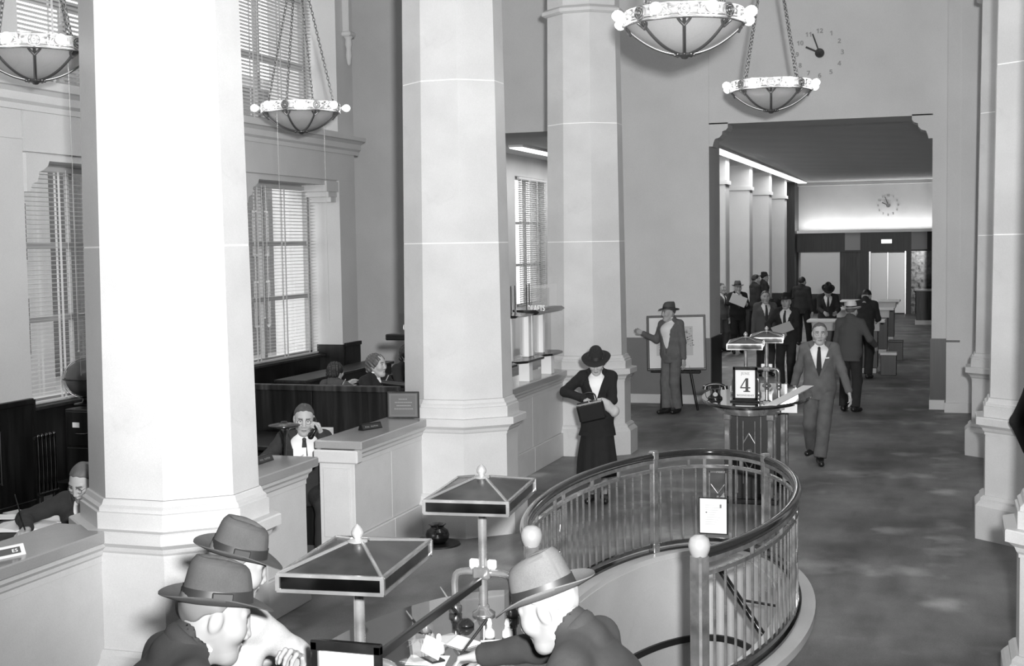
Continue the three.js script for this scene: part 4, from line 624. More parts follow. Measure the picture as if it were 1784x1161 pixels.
// spec is in metres for a 1.75 m figure facing +z at its feet; the group is scaled to the person's height
function person(spec) {
  const s = { lean: 0, side: 0, twist: 0, headYaw: 0, headPitch: 0, headRoll: 0, cell: 0.013, pelvis: [0, 0.943, 0], handL: [0.27, 0.8, 0.06], handR: [-0.27, 0.8, 0.06], footL: [0.1, 0, 0.02], footR: [-0.1, 0, -0.02], toeL: 0.2, toeR: -0.2, poleL: [0.4, -0.2, -1], poleR: [-0.4, -0.2, -1], kneeL: [0.15, 0, 1], kneeR: [-0.15, 0, 1], poseL: 'relaxed', poseR: 'relaxed', jacket: M.clothDark, trousers: M.clothDark, build: 1, height: 1.75, ...spec };
  const o = thing('person', s.label, 'person', [s.at[0], s.y || 0, s.at[1]], s.turn || 0, s.group); o.scale.setScalar(s.height / 1.75);
  const c = s.cell, near = c < 0.014, hc = s.headCell || (near ? 0.0042 : 0.0062), W = s.build;
  const pel = V3(...s.pelvis), q = new THREE.Quaternion().setFromEuler(new THREE.Euler(s.lean, s.twist, s.side, 'YXZ')), qi = q.clone().invert();
  const up = (x, y, z) => V3(x, y, z).applyQuaternion(q).add(pel); // torso frame: origin at the pelvis
  const neck = up(0, 0.53, -0.015), shL = up(0.175 * W, 0.475, -0.01), shR = up(-0.175 * W, 0.475, -0.01);
  const hq = new THREE.Quaternion().setFromEuler(new THREE.Euler(s.headPitch, s.headYaw, s.headRoll, 'YXZ')); const hq2 = s.headWorld ? hq : q.clone().multiply(hq);
  const head = neck.clone().add(V3(0, 0.12, 0.04).applyQuaternion(q.clone().slerp(hq2, 0.5)));
  const bend = (sh, h, pole) => ik(sh, V3(...h), 0.29, 0.255, V3(...pole)); const [elL, wrL] = bend(shL, s.handL, s.poleL), [elR, wrR] = bend(shR, s.handR, s.poleR);
  const hipL = V3(0.092, -0.02, 0).add(pel), hipR = V3(-0.092, -0.02, 0).add(pel), anL = V3(...s.footL).add(V3(0, 0.085, 0)), anR = V3(...s.footR).add(V3(0, 0.085, 0));
  const [knL, akL] = ik(hipL, anL, 0.43, 0.42, V3(...s.kneeL)), [knR, akR] = ik(hipR, anR, 0.43, 0.42, V3(...s.kneeR));
  const tv = V3(0, 0, 0);
  const torso = (x, y, z, inf, lowR) => { tv.set(x - pel.x, y - pel.y, z - pel.z).applyQuaternion(qi); const u = tv.x * 0.68 / W, v = tv.y, w = tv.z; let d = rc(u, v, w, { x: 0, y: 0.02, z: 0 }, { x: 0, y: 0.18, z: 0.0 }, lowR, 0.108 * W + inf); d = smin(d, rc(u, v, w, { x: 0, y: 0.18, z: 0 }, { x: 0, y: 0.37, z: 0.012 }, 0.108 * W + inf, 0.122 * W + inf), 0.05); return smin(d, rc(u, v, w, { x: 0, y: 0.37, z: 0.01 }, { x: 0, y: 0.47, z: -0.01 }, 0.112 * W + inf, 0.065 + inf), 0.05); };
  const fold = (x, y, z, a) => near ? a * (Math.sin(x * 31 + y * 17 + Math.sin(z * 23) * 1.5) * Math.sin(y * 26 - z * 19 + x * 9)) : 0;
  const arm = (x, y, z, d, sh, el, wr, k) => { d = smin(d, rc(x, y, z, sh, el, 0.066 * k, 0.054 * k), 0.03); return smin(d, rc(x, y, z, el, wr, 0.054 * k, 0.046 * k), 0.03); };
  const bb = (pts, r) => { const lo = [9, 9, 9], hi = [-9, -9, -9]; for (const p of pts) { [p.x, p.y, p.z].forEach((v, i) => { lo[i] = Math.min(lo[i], v - r); hi[i] = Math.max(hi[i], v + r); }); } return [lo, hi]; };
  const sink = s.dress ? 0.02 : 0;
  const neckIn = neck.clone().lerp(pel, 0.06), headIn = head.clone().add(V3(0, -0.06, -0.02).applyQuaternion(hq2));
  const colA = up(0, 0.5, -0.035), colB = up(0, 0.575, -0.02), ncA = neck.clone().lerp(head, 0.2);
  // continuous body
  { const [lo, hi] = bb([pel, neck, shL, shR, elL, elR, wrL, wrR, knL, knR, akL, akR], 0.13);
    const f = (x, y, z) => { let d = torso(x, y, z, -0.045, 0.08); d = smin(d, rc(x, y, z, neckIn, headIn, 0.05, 0.05), 0.02); for (const [sh, el, wr] of [[shL, elL, wrL], [shR, elR, wrR]]) { d = smin(d, rc(x, y, z, sh, el, 0.045, 0.037), 0.03); d = smin(d, rc(x, y, z, el, wr, 0.036, 0.025), 0.02); } for (const [h, k, a] of [[hipL, knL, akL], [hipR, knR, akR]]) { d = smin(d, rc(x, y, z, h, k, 0.07, 0.05), 0.03); d = smin(d, rc(x, y, z, k, a, 0.05, 0.034), 0.02); } return d; };
    const bits = [surface(f, lo, hi, c * 1.25, () => SK)];
    const hm = new THREE.Matrix4().compose(head, hq2, V3(1.06, 1.06, 1.06)); bits.push(headGeo(hc).clone().applyMatrix4(hm));
    const handAt = (wr, el, dir, palm, pose, mirror) => { const z = (dir ? V3(...dir) : wr.clone().sub(el)).normalize(); const yv = palm ? V3(...palm).negate() : V3(mirror ? 1 : -1, 0.25, 0); const x = yv.clone().cross(z).normalize(), y = z.clone().cross(x).normalize(); const m = new THREE.Matrix4().makeBasis(x, y, z).setPosition(wr.clone().addScaledVector(z, 0.02)); const g = handGeo(pose, near ? 0.0042 : 0.006).clone(); const th = mirror ? 1 : -1; // thumb side
      if (th * (s.thumbFlip ? -1 : 1) < 0) { g.scale(-1, 1, 1); const ix = g.index.array; for (let i = 0; i < ix.length; i += 3) { const t = ix[i]; ix[i] = ix[i + 1]; ix[i + 1] = t; } g.attributes.normal.array.forEach((v, i, a) => { if (i % 3 === 0) a[i] = a[i]; }); }
      return g.applyMatrix4(m); };
    bits.push(handAt(wrL, elL, s.dirL, s.palmL, s.poseL, true), handAt(wrR, elR, s.dirR, s.palmR, s.poseR, false));
    const g = mergeGeometries(bits); g.userData.ready = true; part('body', g, s.skin || M.skin, o); }
  // jacket with a V opening, over a shirt
  { const vb = s.vee ?? 0.2, vs = s.veeW ?? 0.33, jl = s.jacketLen ?? -0.14, pts = [pel, neck, shL, shR, elL, elR, wrL, wrR], [lo, hi] = bb(pts, 0.19);
    const hem = s.hem || 0;
    const f = (x, y, z) => { let d = torso(x, y, z, 0.012, 0.13 * W + 0.014); tv.set(x - pel.x, y - pel.y, z - pel.z).applyQuaternion(qi); const u = tv.x, v = tv.y, w = tv.z; if (!s.seated) { d = smin(d, rc(u * 0.72, v, w, { x: 0, y: 0.05, z: 0 }, { x: 0, y: jl, z: 0 }, 0.122 * W, 0.134 * W + hem), 0.04); } d = Math.max(d, jl - v); d = smin(d, rc(x, y, z, neck, shL, 0.062, 0.064), 0.05); d = smin(d, rc(x, y, z, neck, shR, 0.062, 0.064), 0.05);
      d = smin(d, rc(x, y, z, colA, colB, 0.078, 0.07), 0.02);
      if (!s.open) { const cut = Math.max(Math.abs(u) - Math.max(0, v - vb) * vs - 0.0, vb - v, 0.02 - w); d = Math.max(d, -cut); } d = Math.max(d, -(rc(x, y, z, ncA, head, 0.059, 0.075)));
      d = arm(x, y, z, d, shL, elL, wrL, 1); d = arm(x, y, z, d, shR, elR, wrR, 1); return d + fold(x, y, z, 0.0035); };
    const g = surface(f, lo, hi, c); muv(g); g.userData.ready = true; part(s.jacketName || 'jacket', g, s.jacket, o);
    if (!s.open) { const jc = part('jacket_collar', [new THREE.TorusGeometry(0.071, 0.017, 8, 28, 4.3).rotateZ(Math.PI / 2 - 2.15 + Math.PI).scale(1, 1, 1.6).rotateX(Math.PI / 2)], s.jacket, o); jc.position.copy(neck.clone().lerp(head, 0.16)).add(V3(0, 0, -0.008).applyQuaternion(q)); jc.quaternion.copy(q).multiply(new THREE.Quaternion().setFromEuler(new THREE.Euler(0.2, 0, 0))); }
    if (s.shirt !== false) { const ft = (x, y, z) => { let d = torso(x, y, z, 0.0, 0.1); return smin(d, rc(x, y, z, neck, neck.clone().lerp(head, 0.18), 0.066, 0.06), 0.02); }; const [l2, h2] = bb([up(0, 0.1, 0), up(0, 0.35, 0.05), neck, shL, shR], 0.2); const g2 = surface(ft, l2, h2, c); g2.userData.ready = true; muv(g2); part('shirt', g2, s.shirt || M.shirt, o);
      const cl = part('collar', [new THREE.TorusGeometry(0.062, 0.014, 8, 20).rotateX(Math.PI / 2 - 0.25)], s.shirt || M.shirt, o); cl.position.copy(neck.clone().lerp(head, 0.3)); cl.quaternion.copy(q);
      if (s.tie !== false) { const fr = (v) => { for (let w = 0.22; w > 0; w -= 0.003) { const p = up(0, v, w); if (ft(p.x, p.y, p.z) < 0.004) return w; } return 0.1; }; const rows = [0.475, 0.44, 0.4, 0.34, 0.28, 0.22, 0.16].map((v, i) => ({ v, w: fr(v) + 0.006, h: i ? 0.018 + 0.003 * i : 0.016 })); const P = []; for (let i = 0; i + 1 < rows.length; i++) { const A = rows[i], B = rows[i + 1], a = up(-A.h, A.v, A.w), b = up(A.h, A.v, A.w), cc = up(B.h, B.v, B.w), d = up(-B.h, B.v, B.w), m0 = up(0, A.v, A.w + 0.007), m1 = up(0, B.v, B.w + 0.007); for (const t of [[a, d, m1], [a, m1, m0], [m0, m1, cc], [m0, cc, b]]) for (const k of t) P.push(k.x, k.y, k.z); } const tg = new THREE.BufferGeometry(); tg.setAttribute('position', new THREE.Float32BufferAttribute(P, 3)); tg.computeVertexNormals(); part('tie', [tg, ball(0, 0, 0, 0.018, 10).scale(1, 1.1, 0.7).translate(...up(0, 0.485, rows[0].w + 0.002).toArray())], s.tie || M.tie, o); }
      if (near && !s.open && s.lapels !== false) for (const k of [-1, 1]) { const P = [], ft2 = (x, y, z) => torso(x, y, z, 0.012, 0.14); const fr = (u, v) => { for (let w = 0.25; w > -0.05; w -= 0.003) { const p = up(u, v, w); if (ft2(p.x, p.y, p.z) < 0) return w; } return 0.05; }; const rows = []; for (let i = 0; i <= 8; i++) { const v = lerp(vb, 0.5, i / 8), u0 = (v - vb) * vs, wd = i < 6 ? 0.012 + 0.05 * i / 6 : 0.062 - 0.02 * (i - 6); rows.push([up(k * u0, v, fr(k * u0, v) + 0.006), up(k * (u0 + wd), v - 0.015, fr(k * (u0 + wd), v - 0.015) + 0.009)]); } for (let i = 0; i < 8; i++) { const [a, b] = rows[i], [d, e] = rows[i + 1]; for (const t of [[a, b, e], [a, e, d]]) for (const m of t) P.push(m.x, m.y, m.z); } const lg = new THREE.BufferGeometry(); lg.setAttribute('position', new THREE.Float32BufferAttribute(P, 3)); lg.computeVertexNormals(); part('lapel', lg, s.lapelMat || s.jacket, o); } }
  }
  if (s.dress) { const [lo, hi] = bb([pel, V3(0, 0.2, 0.25), V3(0, 0.2, -0.2), V3(0.25, 0.2, 0), V3(-0.25, 0.2, 0)], 0.16); const f = (x, y, z) => { const t = clamp((pel.y + 0.02 - y) / (pel.y - 0.3)); const a = Math.atan2(z, x), r = lerp(0.165, 0.235, sm(t) * 0.6 + t * 0.4) + 0.012 * t * Math.sin(a * 9) + 0.004 * Math.sin(y * 9 + a * 3); let d = (Math.hypot(x - pel.x, (z - pel.z) * 1.25) - r) * 0.85; d = Math.max(d, y - pel.y - 0.02, 0.3 - y); return d; }; const g = surface(f, [-0.32, 0.25, -0.3], [0.32, pel.y + 0.08, 0.3], c); g.userData.ready = true; muv(g); part('skirt', g, s.dress, o); }
  else { const [lo, hi] = bb([pel, hipL, hipR, knL, knR, akL, akR], 0.17); const f = (x, y, z) => { const u = (x - pel.x) * 0.72, v = y - pel.y, w = z - pel.z; let d = rc(u, v, w, { x: 0, y: 0.06, z: 0 }, { x: 0, y: -0.03, z: 0 }, 0.112 * W, 0.112 * W); for (const [h, k, a] of [[hipL, knL, akL], [hipR, knR, akR]]) { d = smin(d, rc(x, y, z, h, k, 0.1 * W, 0.08), 0.035); d = smin(d, rc(x, y, z, k, a, 0.08, 0.078), 0.03); } const cuff = Math.min(akL.y, akR.y); return d + fold(x, y, z, 0.004); };
    const cutA = (x, y, z) => { let d = f(x, y, z); for (const [k, a] of [[knL, akL], [knR, akR]]) { const n = a.clone().sub(k).normalize(); const dd = (x - a.x) * n.x + (y - a.y) * n.y + (z - a.z) * n.z; if (Math.hypot(x - a.x, y - a.y, z - a.z) < 0.14) d = Math.max(d, dd - 0.0); } return d; };
    const g = surface(cutA, lo, hi, c); g.userData.ready = true; muv(g); part('trousers', g, s.trousers, o); }
  // shoes
  for (const [f0, toe] of [[s.footL, s.toeL], [s.footR, s.toeR]]) { const pitch = f0[3] || 0; const f = (x, y, z) => { let d = rc(x, y * 1.0, z, { x: 0, y: 0.05, z: -0.045 }, { x: 0, y: 0.035, z: 0.15 }, 0.042, 0.036); d = smin(d, rc(x, y, z, { x: 0, y: 0.06, z: -0.01 }, { x: 0, y: 0.1, z: -0.02 }, 0.042, 0.04), 0.03); return Math.max(d, -y, y - 0.115); }; const key = 'shoe' + c; const g = handCache[key] || (handCache[key] = muv(surface(f, [-0.07, -0.02, -0.12], [0.07, 0.14, 0.22], Math.min(c, 0.012)))); g.userData.ready = true; const m = part('shoe', g, s.shoe || M.shoe, o); m.position.set(f0[0], f0[1], f0[2]); m.rotation.set(pitch, toe, 0, 'YXZ'); }
  // hair, hat, glasses
  const H = new THREE.Group(); H.name = 'head_wear'; H.position.copy(head); H.quaternion.copy(hq2); 
  const hadd = m => { m.position.copy(head); m.quaternion.copy(hq2); m.scale.setScalar(1.06); return m; };
  if (s.hair) { const g = hairGeo(s.hairStyle || 'short', near ? 0.0045 : 0.0065); muv(g); g.userData.ready = true; hadd(part('hair', g, s.hair, o)); }
  if (s.hat) { const h = addHat(o, s.hatShape || fedora, s.hat, s.hatBand || M.ribbon, [0, 0, 0], [0, 0, 0]); const hp = V3(0, 0.056, -0.012).applyQuaternion(hq2); h.position.copy(head).add(hp); h.quaternion.copy(hq2).multiply(new THREE.Quaternion().setFromEuler(new THREE.Euler(s.hatTilt ?? -0.12, 0, s.hatRoll || 0))); h.scale.setScalar((s.hatScale || 1.0) * 1.04); }
  if (s.glasses) hadd(part('glasses', [new THREE.TorusGeometry(0.021, 0.0018, 6, 20).translate(0.031, 0.011, 0.094), new THREE.TorusGeometry(0.021, 0.0018, 6, 20).translate(-0.031, 0.011, 0.094), bar([-0.011, 0.016, 0.096], [0.011, 0.016, 0.096], 0.0018), bar([0.052, 0.013, 0.092], [0.08, 0.016, 0.0], 0.0016), bar([-0.052, 0.013, 0.092], [-0.08, 0.016, 0.0], 0.0016)], M.bronze, o));
  o.userData._j = { head, neck, wrL, wrR, elL, elR, hq2, up, q };
  return o;
}
const J = o => { const j = o.userData._j; delete o.userData._j; return j; };

// ---------------------------------------------------------------- the people in the hall
// heading that looks towards the camera from (x, z)
const toCam = (x, z) => Math.atan2(-x, -z);
{ // man walking towards us in a light grey suit
  const p = person({ label: 'man in a grey three-piece suit striding along the aisle, no hat', at: [-1.46, -16.4], turn: toCam(-1.46, -16.4) - 0.05, height: 1.76, jacket: mat(0.16, 0.9, { map: tCloth }), trousers: mat(0.15, 0.9, { map: tCloth }), tie: M.clothDark, hair: M.hairGrey, glasses: true, handL: [0.36, 0.83, 0.16], handR: [-0.33, 0.84, -0.12], footL: [0.02, 0, 0.28], toeL: 0.15, footR: [-0.1, 0.04, -0.22], toeR: -0.35, kneeL: [0.1, 0, 1], kneeR: [-0.1, 0, 1], lean: 0.02, pelvis: [0, 0.9, 0], vee: 0.14, build: 0.98, headYaw: 0.1 });
  J(p);
  const pk = solo('pocket_handkerchief', cb(-0.022, 0.022, -0.006, 0.01, -0.003, 0.003, 0.002), M.white, 'white folded handkerchief in the striding man’s breast pocket', 'handkerchief'); const t = p.localToWorld(V3(0.1, 1.27, 0.165)); pk.position.copy(t); pk.rotation.set(0, p.rotation.y + 0.35, 0.1);
}
{ // woman with the handbag
  const x = -3.45, z = -13.3, w = person({ label: 'woman in a black suit and wide hat looking into her handbag', at: [x, z], turn: toCam(x, z) - 0.12, height: 1.62, jacket: M.clothBlack, dress: M.clothBlack, tie: false, hair: M.hairDark, hairStyle: 'bob', hat: M.feltDark, hatShape: wideHat, hatTilt: -0.1, hatRoll: 0.06, headPitch: 0.42, headYaw: 0.05, handL: [0.02, 1.06, 0.3], poleL: [1, -0.5, -0.2], dirL: [-0.95, 0.1, 0.1], palmL: [0, 0.3, -0.9], poseL: 'open', handR: [-0.12, 1.2, 0.26], poleR: [-1, 0.1, -0.25], dirR: [0.7, -0.35, 0.4], palmR: [0.3, -0.8, -0.2], vee: 0.2, jacketLen: -0.2, hem: 0.03, footL: [0.07, 0, 0], footR: [-0.07, 0, 0.03], build: 0.93, lapelMat: M.clothBlack });
  J(w);
  const b = thing('handbag', 'black leather handbag held open by the woman in black', 'handbag', [0, 0, 0]); const at = w.localToWorld(V3(-0.02, 1.07, 0.36)); b.position.copy(at); b.rotation.set(0.25, w.rotation.y + 0.15, 0.22, 'YXZ');
  part('body', cb(-0.14, 0.14, -0.1, 0.1, -0.035, 0.035, 0.02), M.bakelite, b); part('frame', cb(-0.13, 0.13, 0.095, 0.11, -0.03, 0.03, 0.004), M.chrome, b); part('handle', tube([[-0.08, 0.1, 0], [-0.07, 0.18, 0], [0, 0.21, 0], [0.07, 0.18, 0], [0.08, 0.1, 0]], 0.006, 20, 6), M.black, b); part('clasp', ball(0, 0.115, 0.0, 0.01, 8), M.chrome, b);
  const gl = thing('glove_bundle', 'pale gloves folded over the woman’s arm', 'gloves', [0, 0, 0]); const ga = w.localToWorld(V3(0.17, 1.1, 0.3)); gl.position.copy(ga); gl.rotation.set(0.2, w.rotation.y, -0.9, 'YXZ'); const gg = surface((a, b2, c) => { let d = rc(a, b2, c, V3(-0.08, 0, 0), V3(0.06, 0.02, 0), 0.045, 0.055); d = smin(d, rc(a, b2, c, V3(-0.08, 0, 0), V3(-0.15, -0.03, 0.01), 0.03, 0.012), 0.03); return d + 0.004 * Math.sin(a * 60 + b2 * 30); }, [-0.2, -0.1, -0.08], [0.15, 0.1, 0.08], 0.008); gg.userData.ready = true; muv(gg); part('glove', gg, M.clothLight, gl);
}
{ // man leaning by the easel
  const x = -4.1, z = -20.55, e = person({ label: 'man in a pale suit and hat leaning beside the easel', at: [x, z], turn: toCam(x, z) - 0.75, height: 1.74, jacket: mat(0.17, 0.9, { map: tCloth }), trousers: mat(0.18, 0.9, { map: tCloth }), tie: false, hair: M.hairGrey, hat: M.feltMid, handL: [0.3, 0.82, 0.05], handR: [-0.42, 1.26, 0.22], poleR: [-0.3, -1, -0.2], footL: [0.08, 0, -0.02], footR: [-0.02, 0, 0.12], vee: 0.0, veeW: 0.28, headYaw: -0.3, lean: 0.02, side: 0.05, build: 1.05, cell: 0.016 }); J(e);
}
{ // three men in hats at the near desk
  const j1 = J(person({ label: 'man in a dark suit and grey fedora, hand raised to his chin', skin: M.skinFlashDim, at: [-2.4, -3.46], turn: 2.35, height: 1.82, jacket: M.clothDark, trousers: M.clothDark, hair: M.hairGrey, hat: M.feltGrey, hatScale: 1.02, lean: 0.6, headPitch: -0.26, headYaw: -0.1, handL: [0.06, 1.2, 0.5], poleL: [0.9, -0.8, 0], dirL: [-0.2, 0.9, 0.1], palmL: [-0.5, 0, -0.6], poseL: 'grip', handR: [-0.2, 1.06, 0.5], poleR: [-0.8, -0.5, -0.2], dirR: [0.2, -0.1, 1], palmR: [0, -1, 0], pelvis: [0, 0.93, -0.12], cell: 0.01, headCell: 0.0035, hatTilt: -0.18 }));
  const j2 = J(person({ label: 'man in a pale jacket and tilted felt hat behind the dark-suited man', skin: M.skinFlashDim, at: [-2.5, -4.25], turn: 2.7, height: 1.71, jacket: M.clothLight, trousers: M.clothMid, hair: M.hairGrey, hat: mat(0.075, 0.9, { map: tCloth }), hatTilt: -0.05, hatRoll: -0.1, lean: 0.12, headPitch: 0.22, headYaw: -0.5, headRoll: 0.22, handL: [0.16, 1.07, 0.36], poleL: [0.8, -0.5, -0.2], dirL: [0, -0.1, 1], palmL: [0, -1, 0], handR: [-0.12, 1.07, 0.38], poleR: [-0.8, -0.5, -0.2], dirR: [0, -0.1, 1], palmR: [0, -1, 0], pelvis: [0, 0.93, -0.1], cell: 0.011, headCell: 0.004 }));
  const m3 = person({ label: 'man in a dark suit and pale fedora bent over writing at the desk', skin: M.skinFlashDim, at: [-1.0, -4.22], turn: -1.6, height: 1.76, jacket: M.clothDark, trousers: M.clothDark, tie: M.tie, hair: M.hairWhite, hat: M.feltLight, hatScale: 1.08, hatTilt: -0.1, lean: 0.62, headPitch: -0.16, headYaw: 0.0, handR: [-0.4, 1.12, 0.76], poleR: [-0.9, -0.4, 0], dirR: [0.1, -0.25, 0.9], palmR: [0.4, -0.9, 0], poseR: 'pen', handL: [0.26, 1.07, 0.45], poleL: [0.9, -0.4, -0.2], dirL: [-0.5, -0.05, 0.9], palmL: [0, -1, 0], pelvis: [0, 0.93, -0.12], cell: 0.01, headCell: 0.0035 }); const j3 = J(m3);
  const a = m3.localToWorld(j3.wrR.clone().add(V3(0.03, 0.0, 0.1))), pn = thing('writing_pen', 'dark pen held by the man in the pale fedora', 'pen'); part('barrel', bar(a.clone().add(V3(0, -0.01, 0)), a.clone().add(V3(0.1, 0.13, -0.04)), 0.004, 0.006), M.black, pn); part('nib', bar(a.clone().add(V3(0, -0.01, 0)), a.clone().add(V3(-0.012, -0.028, 0.006)), 0.004, 0.001), M.chrome, pn);
}
{ // figure at the right edge
  J(person({ label: 'person in a black coat standing beside the marble column pedestal at the aisle edge', at: [0.86, -11.75], turn: toCam(0.86, -11.75), height: 1.75, jacket: M.clothBlack, trousers: M.clothBlack, hair: M.hairDark, hat: M.feltDark, handR: [-0.2, 0.93, 0.1], poleR: [-1, 0.1, -0.1], handL: [0.25, 0.95, 0.1], jacketLen: -0.4, tie: false, cell: 0.015 }));
}
// ---- office people
{ const W = atDepth(140, 828, 9.0); // officer writing
  const w = person({ label: 'spectacled officer seated writing behind the marble counter', at: [W.x - 0.1, W.z - 0.24], y: 0, turn: 0.35, height: 1.75, seated: true, pelvis: [0, 0.5, -0.1], lean: 0.3, headPitch: 0.22, headYaw: -0.35, jacket: M.clothDark, trousers: M.clothDark, hair: M.hairGrey, glasses: true, handR: [-0.3, 0.86, 0.44], poleR: [-1, -0.2, -0.2], dirR: [0.1, -0.1, 1], palmR: [0, -1, 0], poseR: 'pen', handL: [0.12, 0.85, 0.42], poleL: [1, -0.2, -0.2], dirL: [-0.6, -0.1, 0.7], palmL: [0, -1, 0], footL: [0.14, 0, 0.35], footR: [-0.14, 0, 0.35], cell: 0.012, headCell: 0.004 });
  const j = J(w); const a = w.localToWorld(j.wrR.clone().add(V3(0.02, 0.01, 0.1))); const pn = thing('writing_pen', 'long dark pen held by the seated officer', 'pen'); part('barrel', bar(a, a.clone().add(V3(-0.12, 0.22, -0.06)), 0.006, 0.004), M.black, pn); part('nib', bar(a, a.clone().add(V3(0.01, -0.03, 0.01)), 0.004, 0.001), M.chrome, pn);
  const D = thing('officer_desk', 'dark wooden desk of the writing officer', 'desk', [-5.85, 0, -6.2]); part('desk_top', cb(-0.75, 0.75, 0.77, 0.81, -0.85, 0.85), M.wood, D); for (const x of [-0.5, 0.5]) part('drawer_pedestal', cb(x - 0.22, x + 0.22, 0, 0.77, -0.8, 0.8), M.wood, D); part('blotter', cb(-0.3, 0.4, 0.81, 0.815, -0.5, 0.3), M.black, D);
  const sh = (label, x, y, w2, d2, t, m = M.paper) => { const p = atH(x, y, 0.815); const o = solo('desk_paper', cb(-w2 / 2, w2 / 2, 0, 0.006, -d2 / 2, d2 / 2, 0.002), m, label, 'paper'); o.position.set(p.x, 0.816, p.z); o.rotation.y = t; };
  sh('white sheet under the writing officer’s hands', 95, 906, 0.34, 0.24, 0.35); sh('pale sheet near the officer’s writing hand', 38, 895, 0.24, 0.14, -0.2, M.paperGrey); sh('white letter at the edge of the officer’s blotter', 10, 902, 0.2, 0.16, 0.3);
  { const p = atH(40, 922, 0.815), b = thing('open_ledger', 'open ledger with white pages on the officer desk', 'book', [p.x, 0.816, p.z], 0.3); part('page_block', [extrude([[-0.19, 0], [-0.185, 0.02], [-0.1, 0.034], [-0.01, 0.02], [0, 0.012], [0.01, 0.02], [0.1, 0.034], [0.185, 0.02], [0.19, 0]], 0.26).translate(0, 0, -0.13)], M.paper, b); part('cover', cb(-0.2, 0.2, 0, 0.005, -0.14, 0.14, 0.001), M.black, b); }
}
{ const P = atDepth(527, 733, 11.45); // officer on the telephone
  const w = person({ label: 'spectacled man in a dark suit holding a telephone handset to his ear', at: [P.x - 0.05, P.z - 0.12], turn: toCam(P.x, P.z) + 0.0, height: 1.75, seated: true, pelvis: [0, 0.56, -0.06], lean: 0.1, headPitch: 0.1, headRoll: -0.05, jacket: M.clothDark, trousers: M.clothDark, hair: M.hairBrown, glasses: true, handL: [0.15, 1.07, 0.14], poleL: [0.6, -1, 0.1], dirL: [-0.25, 0.95, 0.05], palmL: [-0.9, 0, 0.2], poseL: 'grip', handR: [-0.12, 0.88, 0.3], poleR: [-1, -0.2, -0.2], dirR: [0.6, 0.1, 0.7], palmR: [0, 0.3, -0.9], footL: [0.14, 0, 0.35], footR: [-0.14, 0, 0.35], cell: 0.012, headCell: 0.004, vee: 0.1 });
  const j = J(w); const hs = thing('telephone_handset', 'black telephone handset at the seated man’s ear', 'telephone'); const e = w.localToWorld(j.head.clone().add(V3(0.098, 0.0, 0.01).applyQuaternion(j.hq2))), m = w.localToWorld(j.head.clone().add(V3(0.06, -0.12, 0.11).applyQuaternion(j.hq2))); part('grip', tube([e, e.clone().lerp(m, 0.5).add(V3(0.03, 0, 0.02)), m], 0.014, 16, 8), M.bakelite, hs); part('earpiece', bar(e, e.clone().add(V3(-0.02, 0, 0)), 0.026, 0.03, 14), M.bakelite, hs); part('mouthpiece', bar(m, m.clone().add(V3(-0.015, 0.01, -0.03)), 0.024, 0.032, 14), M.bakelite, hs);
  const pa = w.localToWorld(V3(-0.04, 0.93, 0.36)); const sl = solo('held_note', cb(-0.055, 0.055, -0.075, 0.075, -0.002, 0.002, 0.001), M.paper, 'white note held by the man on the telephone', 'paper'); sl.position.copy(pa); sl.rotation.y = w.rotation.y;
}
{ // typists behind the partition
  const mk = (px, py, d, o) => { const p = atDepth(px, py, d); return person({ at: [p.x, p.z], seated: true, y: 0.25, pelvis: [0, 0.64, -0.02], tie: false, vee: 0.42, footL: [0.12, 0, 0.3], footR: [-0.12, 0, 0.3], cell: 0.014, build: 0.9, jacketName: 'dress_top', lapels: false, ...o }); };
  J(mk(656, 638, 14.0, { label: 'woman with waved hair and white collar turned in profile behind the partition', turn: 1.15, height: 1.62, hair: M.hairFair, hairStyle: 'bob', jacket: M.clothBlack, trousers: M.clothBlack, handL: [0.1, 0.98, 0.4], handR: [-0.16, 0.98, 0.4], headYaw: 0.25 }));
  J(mk(712, 640, 15.3, { label: 'dark-haired woman with white collar half hidden by the column', turn: 1.0, height: 1.62, hair: M.hairDark, hairStyle: 'bob', jacket: M.clothBlack, trousers: M.clothBlack, handL: [0.1, 0.98, 0.4], handR: [-0.16, 0.98, 0.4], headPitch: 0.15 }));
  J(mk(584, 652, 15.6, { label: 'woman in a grey blouse with curly dark hair seen from behind', turn: 2.9, height: 1.55, pelvis: [0, 0.46, -0.02], hair: M.hairDark, hairStyle: 'bob', jacket: mat(0.09, 0.9, { map: tCloth }), trousers: M.clothMid, handL: [0.14, 0.9, 0.4], handR: [-0.14, 0.9, 0.4], headPitch: 0.2, shirt: false }));
}
